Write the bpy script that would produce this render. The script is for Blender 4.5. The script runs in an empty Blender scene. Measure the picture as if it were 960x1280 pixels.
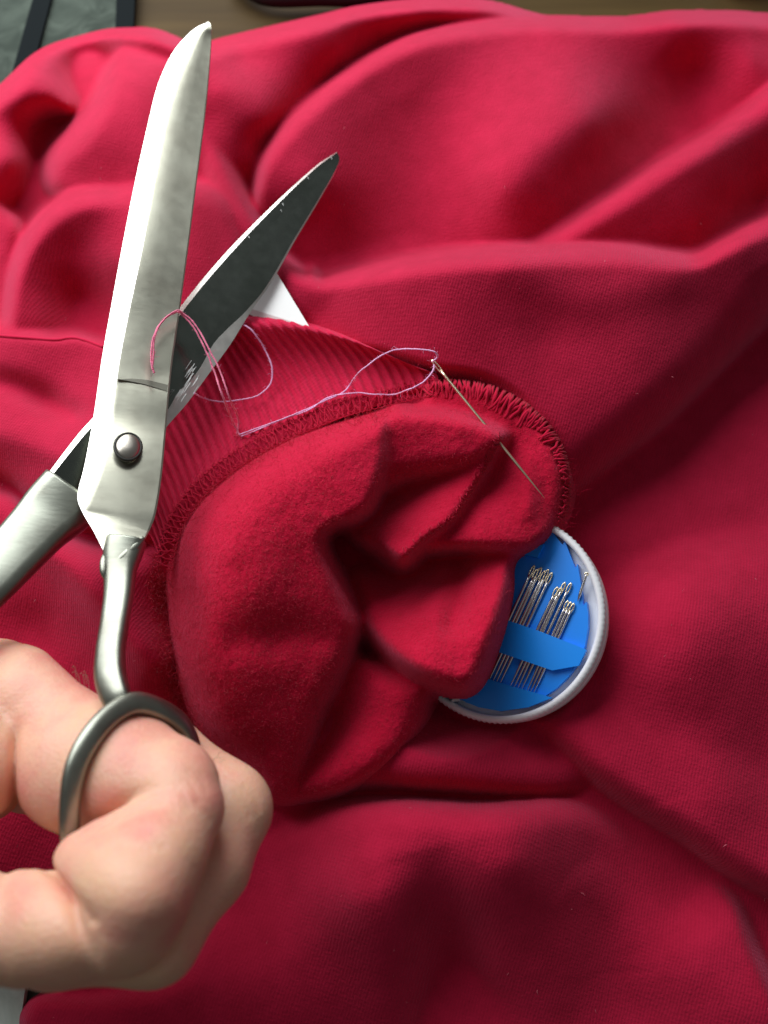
import bpy, bmesh, math, random
import numpy as np
from mathutils import Vector, Matrix

random.seed(7)
rng = np.random.default_rng(7)
S = bpy.context.scene
C = S.collection
CM = 0.01

# ------------------------------------------------------------------ camera, light, exposure
FPX = 1100.0                       # focal length in pixels of a 960 wide frame
TILT = math.radians(25)
DC = 27.0                          # cm from the lens to the ground at the frame centre
HC = DC * math.cos(TILT)
FWD = np.array([0, math.sin(TILT), -math.cos(TILT)])
UPV = np.array([0, math.cos(TILT), math.sin(TILT)])
CAM = np.array([0, -HC * math.tan(TILT), HC])

cam_d = bpy.data.cameras.new('camera')
cam = bpy.data.objects.new('camera', cam_d)
C.objects.link(cam)
cam.location = CAM * CM
cam.rotation_euler = (TILT, 0, 0)
cam_d.sensor_fit = 'HORIZONTAL'
cam_d.sensor_width = 36
cam_d.lens = 36 * FPX / 960
cam_d.clip_start = 0.005
cam_d.clip_end = 60
cam_d.dof.use_dof = True
cam_d.dof.focus_distance = 0.222
cam_d.dof.aperture_fstop = 17
S.camera = cam

W = bpy.data.worlds.new('World')
S.world = W
W.use_nodes = True
bg = W.node_tree.nodes['Background']
bg.inputs[0].default_value = (0.97, 0.97, 1.0, 1)
bg.inputs[1].default_value = 0.12

def area_lamp(name, loc, target, sx, sy, power, col):
    d = bpy.data.lights.new(name, 'AREA')
    d.shape = 'RECTANGLE'; d.size = sx; d.size_y = sy
    d.energy = power; d.color = col
    o = bpy.data.objects.new(name, d); C.objects.link(o)
    o.location = loc
    o.rotation_euler = (Vector(target) - Vector(loc)).to_track_quat('-Z', 'Y').to_euler()
    return o
area_lamp('window_light', (-0.23, 0.345, 0.30), (-0.02, 0.06, 0.03), 0.58, 0.46, 4.95, (0.97, 0.98, 1.0))

S.view_settings.view_transform = 'Standard'
S.view_settings.look = 'None'
S.view_settings.exposure = 0.0
S.view_settings.gamma = 1.0
S.view_settings.use_curve_mapping = False

# ------------------------------------------------------------------ helpers
def depth0(v):
    return HC / (math.cos(TILT) - math.sin(TILT) * (640.0 - v) / FPX)

def pix(u, v, h):
    """Point h centimetres above the ground, measured along the sight line: world metres (N,3)."""
    u = np.asarray(u, float); v = np.asarray(v, float); h = np.asarray(h, float)
    d = depth0(v) - h
    x = (u - 480.0) / FPX * d
    y = (640.0 - v) / FPX * d
    P = CAM + x[..., None] * np.array([1.0, 0, 0]) + y[..., None] * UPV + d[..., None] * FWD
    return P * CM

def P1(u, v, h):
    return pix(np.array([u]), np.array([v]), np.array([h]))[0]

def px2m(v, h):
    """Size of one photo pixel in metres there."""
    return (depth0(v) - h) / FPX * CM

def tag(o, label=None, cat=None, group=None, kind=None):
    if label: o['label'] = label
    if cat: o['category'] = cat
    if group: o['group'] = group
    if kind: o['kind'] = kind
    return o

def empty(name, loc, label, cat, group=None):
    o = bpy.data.objects.new(name, None); C.objects.link(o)
    o.empty_display_size = 0.01
    o.location = loc
    return tag(o, label, cat, group)

def mesh_obj(name, verts, faces, mat=None, parent=None, smooth=True, uv=None):
    me = bpy.data.meshes.new(name)
    verts = np.asarray(verts, dtype=np.float32)
    if isinstance(faces, np.ndarray):
        n, k = faces.shape
        me.vertices.add(len(verts)); me.vertices.foreach_set('co', verts.ravel())
        me.loops.add(n * k); me.loops.foreach_set('vertex_index', faces.astype(np.int32).ravel())
        me.polygons.add(n)
        me.polygons.foreach_set('loop_start', np.arange(0, n * k, k, dtype=np.int32))
        me.update(calc_edges=True)
    else:
        me.from_pydata(verts.tolist(), [], faces)
    me.validate()
    if uv is not None:
        ul = me.uv_layers.new(name='UVMap')
        li = np.empty(len(me.loops), dtype=np.int32); me.loops.foreach_get('vertex_index', li)
        ul.data.foreach_set('uv', np.asarray(uv, dtype=np.float32)[li].ravel())
    if smooth:
        me.polygons.foreach_set('use_smooth', np.ones(len(me.polygons), dtype=bool))
    if mat: me.materials.append(mat)
    o = bpy.data.objects.new(name, me); C.objects.link(o)
    if parent is not None:
        o.parent = parent
        o.matrix_parent_inverse = Matrix.Translation(-parent.location)
    return o

def catmull(pts, n=8, closed=False):
    pts = np.asarray(pts, float)
    N = len(pts); out = []
    segs = N if closed else N - 1
    for i in range(segs):
        if closed:
            a, b, c, d = pts[(i - 1) % N], pts[i], pts[(i + 1) % N], pts[(i + 2) % N]
        else:
            a, b, c, d = pts[max(i - 1, 0)], pts[i], pts[i + 1], pts[min(i + 2, N - 1)]
        for t in np.linspace(0, 1, n, endpoint=False):
            out.append(0.5 * (2 * b + (c - a) * t + (2 * a - 5 * b + 4 * c - d) * t * t + (3 * b - a - 3 * c + d) * t ** 3))
    if not closed: out.append(pts[-1])
    return np.array(out)

def tube(P, R, nseg=10, closed=False, flat=1.0, up=None, caps=True, power=1.0):
    """Swept tube; R radius per point; flat scales one cross axis; power<1 squares the section."""
    P = np.asarray(P, float); n = len(P); R = np.broadcast_to(np.asarray(R, float), (n,))
    flat = np.broadcast_to(np.asarray(flat, float), (n,))
    T = np.roll(P, -1, 0) - np.roll(P, 1, 0)
    if not closed:
        T[0] = P[1] - P[0]; T[-1] = P[-1] - P[-2]
    T /= np.linalg.norm(T, axis=1)[:, None] + 1e-12
    V = []
    ref = np.array(up if up is not None else [0.31, 0.2, 0.93], float)
    prev = None
    for i in range(n):
        if up is not None or prev is None:
            a = np.cross(T[i], ref)
            if np.linalg.norm(a) < 1e-6: a = np.cross(T[i], [1, 0, 0.1])
        else:
            a = prev - T[i] * np.dot(prev, T[i])
        a /= np.linalg.norm(a); prev = a
        b = np.cross(a, T[i])
        th = np.arange(nseg) * 2 * math.pi / nseg
        ca = np.sign(np.cos(th)) * np.abs(np.cos(th)) ** power
        sa = np.sign(np.sin(th)) * np.abs(np.sin(th)) ** power
        V.append(P[i] + R[i] * (ca[:, None] * a + sa[:, None] * b * flat[i]))
    V = np.concatenate(V)
    F = []
    m = n if closed else n - 1
    for i in range(m):
        j = (i + 1) % n
        for k in range(nseg):
            l = (k + 1) % nseg
            F.append([i * nseg + k, i * nseg + l, j * nseg + l, j * nseg + k])
    if caps and not closed:
        F.append(list(range(nseg))[::-1]); F.append([(n - 1) * nseg + k for k in range(nseg)])
    return V, F

class MB:
    def __init__(self): self.v = []; self.f = []; self.n = 0
    def add(self, V, F):
        self.v.append(np.asarray(V, float)); self.f += [[i + self.n for i in q] for q in F]; self.n += len(V)
    def build(self, name, mat, parent=None, smooth=True):
        return mesh_obj(name, np.concatenate(self.v), self.f, mat, parent, smooth)

# ------------------------------------------------------------------ materials
def new_mat(name):
    m = bpy.data.materials.new(name); m.use_nodes = True
    nt = m.node_tree
    return m, nt, nt.nodes['Principled BSDF']

def N(nt, t, **kw):
    n = nt.nodes.new(t)
    for k, v in kw.items():
        if k in n.inputs: n.inputs[k].default_value = v
        else: setattr(n, k, v)
    return n

def ramp(nt, src, stops):
    r = nt.nodes.new('ShaderNodeValToRGB')
    el = r.color_ramp.elements
    while len(el) < len(stops): el.new(0.5)
    for e, (p, c) in zip(el, stops):
        e.position = p; e.color = (*c, 1) if len(c) == 3 else c
    nt.links.new(src, r.inputs[0])
    return r

def cloth_mat(name, base, base2, kx=13.0, ky=10.5, kb=0.15, fuzz=0.4, sheen=0.42, wale_rot=0.3):
    """Red sweatshirt knit: wales and courses as fine bump, brushed nap as noise, soft sheen."""
    m, nt, b = new_mat(name)
    L = nt.links
    uv = N(nt, 'ShaderNodeUVMap')
    mp = N(nt, 'ShaderNodeMapping'); mp.inputs['Rotation'].default_value = (0, 0, wale_rot)
    L.new(uv.outputs[0], mp.inputs[0])
    no = N(nt, 'ShaderNodeTexNoise', Scale=1.3, Detail=3.0)
    L.new(mp.outputs[0], no.inputs[0])
    mixv = N(nt, 'ShaderNodeMixRGB', blend_type='ADD'); mixv.inputs[0].default_value = 0.12
    L.new(mp.outputs[0], mixv.inputs[1]); L.new(no.outputs['Color'], mixv.inputs[2])
    wx = N(nt, 'ShaderNodeTexWave', Scale=kx * 0.314, Distortion=0.6, Detail=1.0); wx.inputs['Detail Scale'].default_value = 3.0
    wx.bands_direction = 'X'
    wy = N(nt, 'ShaderNodeTexWave', Scale=ky * 0.314, Distortion=0.8, Detail=1.0); wy.inputs['Detail Scale'].default_value = 3.0
    wy.bands_direction = 'Y'
    L.new(mixv.outputs[0], wx.inputs[0]); L.new(mixv.outputs[0], wy.inputs[0])
    mu = N(nt, 'ShaderNodeMath', operation='MULTIPLY_ADD'); mu.inputs[1].default_value = 0.45
    L.new(wy.outputs['Fac'], mu.inputs[0]); L.new(wx.outputs['Fac'], mu.inputs[2])
    geo = N(nt, 'ShaderNodeTexCoord')
    n2 = N(nt, 'ShaderNodeTexNoise', Scale=900.0, Detail=5.0, Roughness=0.7)
    L.new(geo.outputs['Object'], n2.inputs[0])
    n3 = N(nt, 'ShaderNodeTexNoise', Scale=140.0, Detail=4.0, Roughness=0.6)
    L.new(geo.outputs['Object'], n3.inputs[0])
    b1 = N(nt, 'ShaderNodeBump', Strength=kb, Distance=0.0006)
    L.new(mu.outputs[0], b1.inputs['Height'])
    b2 = N(nt, 'ShaderNodeBump', Strength=fuzz, Distance=0.0008)
    L.new(n2.outputs['Fac'], b2.inputs['Height']); L.new(b1.outputs[0], b2.inputs['Normal'])
    L.new(b2.outputs[0], b.inputs['Normal'])
    r = ramp(nt, n3.outputs['Fac'], [(0.3, base), (0.7, base2)])
    r2 = N(nt, 'ShaderNodeMixRGB', blend_type='MULTIPLY'); r2.inputs[0].default_value = 0.10
    rr = ramp(nt, mu.outputs[0], [(0.15, (0.45, 0.45, 0.45)), (0.8, (1, 1, 1))])
    L.new(r.outputs[0], r2.inputs[1]); L.new(rr.outputs[0], r2.inputs[2])
    L.new(r2.outputs[0], b.inputs['Base Color'])
    b.inputs['Roughness'].default_value = 0.95
    b.inputs['Specular IOR Level'].default_value = 0.12
    b.inputs['Sheen Weight'].default_value = sheen
    b.inputs['Sheen Roughness'].default_value = 0.45
    b.inputs['Sheen Tint'].default_value = (1.0, 0.30, 0.50, 1)
    return m

RED = (0.46, 0.010, 0.044); RED2 = (0.54, 0.013, 0.056)
M_knit = cloth_mat('red_sweatshirt_knit', RED, RED2)
M_lining = cloth_mat('red_brushed_lining', (0.54, 0.005, 0.034), (0.62, 0.008, 0.046), kb=0.03, fuzz=0.7, sheen=0.4)
M_rib = cloth_mat('red_rib_knit', (0.58, 0.012, 0.055), (0.68, 0.020, 0.075), kx=8, ky=14, kb=0.2, fuzz=0.4, sheen=0.3)

def plain(name, col, rough=0.5, metal=0.0, spec=0.5, **kw):
    m, nt, b = new_mat(name)
    b.inputs['Base Color'].default_value = (*col, 1)
    b.inputs['Roughness'].default_value = rough
    b.inputs['Metallic'].default_value = metal
    b.inputs['Specular IOR Level'].default_value = spec
    for k, v in kw.items(): b.inputs[k.replace('_', ' ')].default_value = v
    return m

def steel_mat(name, col, col2, rough, scratch=0.15, sc=(60, 900, 900)):
    m, nt, b = new_mat(name); L = nt.links
    tc = N(nt, 'ShaderNodeTexCoord')
    n1 = N(nt, 'ShaderNodeTexNoise', Scale=90.0, Detail=5.0, Roughness=0.6)
    L.new(tc.outputs['Object'], n1.inputs[0])
    r = ramp(nt, n1.outputs['Fac'], [(0.32, col2), (0.55, col), (0.75, tuple(min(1, c * 1.05) for c in col))])
    L.new(r.outputs[0], b.inputs['Base Color'])
    b.inputs['Metallic'].default_value = 1.0
    n2 = N(nt, 'ShaderNodeTexNoise', Scale=300.0, Detail=6.0)
    L.new(tc.outputs['Object'], n2.inputs[0])
    rr = N(nt, 'ShaderNodeMapRange'); rr.inputs['To Min'].default_value = rough - 0.04; rr.inputs['To Max'].default_value = rough + 0.08
    L.new(n2.outputs['Fac'], rr.inputs['Value']); L.new(rr.outputs[0], b.inputs['Roughness'])
    mp = N(nt, 'ShaderNodeMapping'); mp.inputs['Scale'].default_value = sc; mp.inputs['Rotation'].default_value = (0, 0, 0.25)
    L.new(tc.outputs['Object'], mp.inputs[0])
    n3 = N(nt, 'ShaderNodeTexNoise', Scale=1.0, Detail=3.0)
    L.new(mp.outputs[0], n3.inputs[0])
    bp = N(nt, 'ShaderNodeBump', Strength=scratch, Distance=0.0002)
    L.new(n3.outputs['Fac'], bp.inputs['Height']); L.new(bp.outputs[0], b.inputs['Normal'])
    return m
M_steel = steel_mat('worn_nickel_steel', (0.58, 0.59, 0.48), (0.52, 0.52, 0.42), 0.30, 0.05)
M_steel_in = steel_mat('inner_steel_dark_reflection', (0.20, 0.23, 0.20), (0.16, 0.19, 0.16), 0.20, 0.05)  # the dark room mirrored in the inner face is put into its base colour
M_edge = steel_mat('ground_steel_edge', (0.86, 0.86, 0.80), (0.66, 0.66, 0.60), 0.34)
M_handle = steel_mat('polished_handle_steel', (0.29, 0.31, 0.26), (0.24, 0.24, 0.20), 0.36)

# ------------------------------------------------------------------ height layers
def polyline_dist(U, V, pts, closed, vals=None):
    """distance to a polyline, interpolated vals at the nearest point, and inside mask (closed)"""
    D2 = np.full(U.shape, 1e18); val = np.zeros(U.shape); ins = np.zeros(U.shape, bool)
    n = len(pts); m = n if closed else n - 1
    for i in range(m):
        j = (i + 1) % n
        ax, ay = pts[i][0], pts[i][1]; bx, by = pts[j][0], pts[j][1]
        dx, dy = bx - ax, by - ay; l2 = dx * dx + dy * dy + 1e-9
        t = np.clip(((U - ax) * dx + (V - ay) * dy) / l2, 0, 1)
        d2 = (U - ax - t * dx) ** 2 + (V - ay - t * dy) ** 2
        k = d2 < D2
        D2 = np.where(k, d2, D2)
        if vals is not None: val = np.where(k, vals[i] + t * (vals[j] - vals[i]), val)
        if closed and ay != by:
            c = ((ay > V) != (by > V)) & (U < (bx - ax) * (V - ay) / (by - ay) + ax)
            ins ^= c
    return np.sqrt(D2), val, ins

def tps(pts, U, V):
    p = np.asarray(pts, float); n = len(p); xy = p[:, :2] / 100.0
    def K(r2): return np.where(r2 > 1e-12, 0.5 * r2 * np.log(r2 + 1e-12), 0)
    d2 = ((xy[:, None] - xy[None]) ** 2).sum(-1)
    A = np.zeros((n + 3, n + 3)); A[:n, :n] = K(d2) + np.eye(n) * 0.02
    A[:n, n] = 1; A[:n, n + 1:] = xy; A[n:, :n] = A[:n, n:].T
    w = np.linalg.solve(A, np.concatenate([p[:, 2], [0, 0, 0]]))
    out = w[n] + w[n + 1] * U / 100 + w[n + 2] * V / 100
    for i in range(n):
        out = out + w[i] * K((U / 100 - xy[i, 0]) ** 2 + (V / 100 - xy[i, 1]) ** 2)
    return out

def gblur(A, sig):
    if sig <= 0: return A
    r = int(sig * 3) + 1
    k = np.exp(-0.5 * (np.arange(-r, r + 1) / sig) ** 2); k /= k.sum()
    B = np.pad(A, r, mode='edge')
    B = np.apply_along_axis(lambda a: np.convolve(a, k, 'valid'), 0, B)
    return np.apply_along_axis(lambda a: np.convolve(a, k, 'valid'), 1, B)

def upsample(A, k):
    """bilinear by factor k"""
    n, m = A.shape
    yi = np.arange((n - 1) * k + 1) / k; xi = np.arange((m - 1) * k + 1) / k
    y0 = np.minimum(yi.astype(int), n - 2); x0 = np.minimum(xi.astype(int), m - 2)
    fy = (yi - y0)[:, None]; fx = (xi - x0)[None]
    a = A[y0][:, x0]; b = A[y0][:, x0 + 1]; c = A[y0 + 1][:, x0]; d = A[y0 + 1][:, x0 + 1]
    return (a * (1 - fx) + b * fx) * (1 - fy) + (c * (1 - fx) + d * fx) * fy

def compose(grid, layers, step, k=2, wall=0.12):
    """Upper envelope of cloth layers. Each: outline (u,v[,edge radius]), heights [(u,v,h)], drop at the edge, strokes."""
    u0, v0, u1, v1 = grid
    cs = step * k
    nu = int((u1 - u0) / cs) + 1; nv = int((v1 - v0) / cs) + 1
    Uc, Vc = np.meshgrid(u0 + np.arange(nu) * cs, v0 + np.arange(nv) * cs)
    Uf, Vf = np.meshgrid(u0 + np.arange((nu - 1) * k + 1) * step, v0 + np.arange((nv - 1) * k + 1) * step)
    H = np.full(Uf.shape, -50.0); owner = np.zeros(Uf.shape, int); inside = np.zeros(Uf.shape, bool)
    for li, L in enumerate(layers):
        raw = [(p[0], p[1], p[2] if len(p) > 2 else L.get('R', 50)) for p in L['poly']]
        P = catmull(raw, 5, True)
        D, Rv, ins = polyline_dist(Uc, Vc, P[:, :2], True, P[:, 2])
        sd = np.where(ins, D, -D)
        zc = tps(L['h'], Uc, Vc)
        for st in L.get('strokes', []):
            pl = catmull(st[0], 6)
            d, am, _ = polyline_dist(Uc, Vc, pl[:, :2], False, pl[:, 2] if pl.shape[1] > 2 else np.ones(len(pl)))
            zc = zc + st[1] * am * np.exp(-(d / st[2]) ** 2)
        sd = upsample(sd, k); zc = upsample(zc, k); Rv = np.maximum(upsample(Rv, k), 3)
        t = np.clip(sd / Rv, 0, 1)
        drop = L.get('drop', 1.0)
        z = zc - drop + drop * np.sqrt(1 - (1 - t) ** 2)
        z = np.where(sd < 0, zc - drop + sd * wall, z)
        sm = L.get('k', 0.03)
        up = z > H
        owner = np.where(up, li, owner)
        dd = np.abs(z - H)
        H = np.maximum(z, H) + np.where(dd < sm * 4, sm * np.clip(1 - dd / (sm * 4), 0, 1) ** 2, 0)
        inside |= sd > -L.get('skirt', 10)
    return Uf, Vf, H, owner, inside

def smooth_noise(shape, sig, seed):
    r = np.random.default_rng(seed).standard_normal(shape)
    n, m = shape
    fy = np.fft.fftfreq(n)[:, None]; fx = np.fft.rfftfreq(m)[None]
    g = np.exp(-2 * (math.pi * sig) ** 2 * (fx ** 2 + fy ** 2))
    a = np.fft.irfft2(np.fft.rfft2(r) * g, s=shape)
    return a / (a.std() + 1e-9)

class Field:
    def __init__(s, U, V, H): s.u0 = U[0, 0]; s.v0 = V[0, 0]; s.st = U[0, 1] - U[0, 0]; s.H = H
    def __call__(s, u, v):
        x = np.clip((np.asarray(u, float) - s.u0) / s.st, 0, s.H.shape[1] - 1.001)
        y = np.clip((np.asarray(v, float) - s.v0) / s.st, 0, s.H.shape[0] - 1.001)
        i = x.astype(int); j = y.astype(int); fx = x - i; fy = y - j
        A = s.H
        return (A[j, i] * (1 - fx) + A[j, i + 1] * fx) * (1 - fy) + (A[j + 1, i] * (1 - fx) + A[j + 1, i + 1] * fx) * fy

def field_mesh(name, U, V, H, keep, mat, parent):
    n, m = U.shape
    idx = np.arange(n * m).reshape(n, m)
    q = np.stack([idx[1:, :-1], idx[1:, 1:], idx[:-1, 1:], idx[:-1, :-1]], -1)
    kq = keep[1:, :-1] | keep[1:, 1:] | keep[:-1, 1:] | keep[:-1, :-1]
    F = q[kq]
    used = np.unique(F); remap = np.full(n * m, -1); remap[used] = np.arange(len(used))
    Vt = pix(U.ravel()[used], V.ravel()[used], H.ravel()[used])
    uv = Vt[:, :2] / CM
    return mesh_obj(name, Vt, remap[F], mat, parent, True, uv)

# ------------------------------------------------------------------ setting: floor
def floor_pt(u, v): return P1(u, v, 0)

def wood_mat():
    m, nt, b = new_mat('brown_wood_floor'); L = nt.links
    tc = N(nt, 'ShaderNodeTexCoord')
    mp = N(nt, 'ShaderNodeMapping'); mp.inputs['Scale'].default_value = (6, 60, 6)
    L.new(tc.outputs['Object'], mp.inputs[0])
    n1 = N(nt, 'ShaderNodeTexNoise', Scale=1.0, Detail=6.0)
    L.new(mp.outputs[0], n1.inputs[0])
    r = ramp(nt, n1.outputs['Fac'], [(0.3, (0.035, 0.021, 0.006)), (0.7, (0.085, 0.055, 0.017))])
    L.new(r.outputs[0], b.inputs['Base Color'])
    b.inputs['Roughness'].default_value = 0.7; b.inputs['Specular IOR Level'].default_value = 0.15
    return m
M_wood = wood_mat()
fl = mesh_obj('floor', [(-3, -3, -0.004), (3, -3, -0.004), (3, 4, -0.004), (-3, 4, -0.004)], [[0, 1, 2, 3]], M_wood, None, False)
tag(fl, 'brown wooden floor behind the red garment', kind='structure')

# grey-green mat under the left side, with its dark woven stripe
def slab(name, quad_px, z0, z1, mat, parent=None, label=None):
    q = [floor_pt(u, v) for u, v in quad_px]
    V = [(p[0], p[1], z0) for p in q] + [(p[0], p[1], z1) for p in q]
    n = len(q)
    F = [list(range(n, 2 * n)), list(range(n))[::-1]] + [[i, (i + 1) % n, n + (i + 1) % n, n + i] for i in range(n)]
    return mesh_obj(name, V, F, mat, parent, False)

def mat_mat(name, c1, c2, sc=60):
    m, nt, b = new_mat(name); L = nt.links
    tc = N(nt, 'ShaderNodeTexCoord')
    n1 = N(nt, 'ShaderNodeTexNoise', Scale=sc, Detail=4.0, Distortion=1.5)
    L.new(tc.outputs['Object'], n1.inputs[0])
    r = ramp(nt, n1.outputs['Fac'], [(0.35, c1), (0.62, c2)])
    L.new(r.outputs[0], b.inputs['Base Color']); b.inputs['Roughness'].default_value = 0.85; b.inputs['Specular IOR Level'].default_value = 0.15
    return m
M_mat = mat_mat('grey_green_mat_weave', (0.030, 0.042, 0.033), (0.065, 0.085, 0.068))
M_matd = plain('dark_mat_stripe', (0.005, 0.008, 0.009), 0.9, 0, 0.08)
rug = slab('floor_mat', [(-500, -60), (156, -60), (150, 60), (60, 1400), (-500, 1400)], -0.003, -0.001, M_mat)
tag(rug, 'mottled grey-green floor mat at the left edge under the red garment', 'mat')
slab('stripe', [(58, -60), (80, -60), (30, 130), (5, 130)], -0.001, 0.0005, M_matd, rug)
slab('border', [(148, -58), (172, -58), (166, 60), (144, 60)], -0.001, 0.0008, M_matd, rug)

mint = slab('lit_mat_corner', [(-200, 1215), (-10, 1216), (34, 1232), (30, 1262), (34, 1300), (60, 1400), (-200, 1400)], -0.001, 0.0012, mat_mat('lit_mat_colour', (0.50, 0.62, 0.54), (0.62, 0.74, 0.66), 90))  # lit corner of the mat: the light on it is painted as a paler colour
tag(mint, 'mat corner at the bottom left under the garment, bright light put into its pale colour', 'cloth')
# things lying far behind on the floor
cab = catmull([P1(290, -30, 0.3), P1(330, -4, 0.3), P1(400, -3, 0.3), P1(470, -5, 0.3), P1(560, -30, 0.3)], 8)
V_, F_ = tube(cab, 0.0034, 10)
tag(mesh_obj('cable', V_, F_, plain('black_cable_sheath', (0.006, 0.006, 0.006), 0.6, 0, 0.2)), 'black cable lying on the wooden floor behind the garment', 'cable')
bm = MB()
c0 = P1(925, -14, 0.0)
def rbox(cx, cy, cz, sx, sy, sz):
    b = bmesh.new(); bmesh.ops.create_cube(b, size=1.0)
    bmesh.ops.scale(b, vec=(sx, sy, sz), verts=b.verts)
    bmesh.ops.bevel(b, geom=b.edges[:], offset=min(sx, sy, sz) * 0.18, segments=3, affect='EDGES')
    V = [(v.co.x + cx, v.co.y + cy, v.co.z + cz) for v in b.verts]; F = [[x.index for x in f.verts] for f in b.faces]
    b.free(); return V, F
bm.add(*rbox(c0[0], c0[1] + 0.01, 0.006, 0.018, 0.016, 0.018))
tag(bm.build('plastic_block', plain('white_plastic_block', (0.8, 0.85, 0.85), 0.5), None, False), 'small white block on the wooden floor beyond the garment', 'block')

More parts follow.
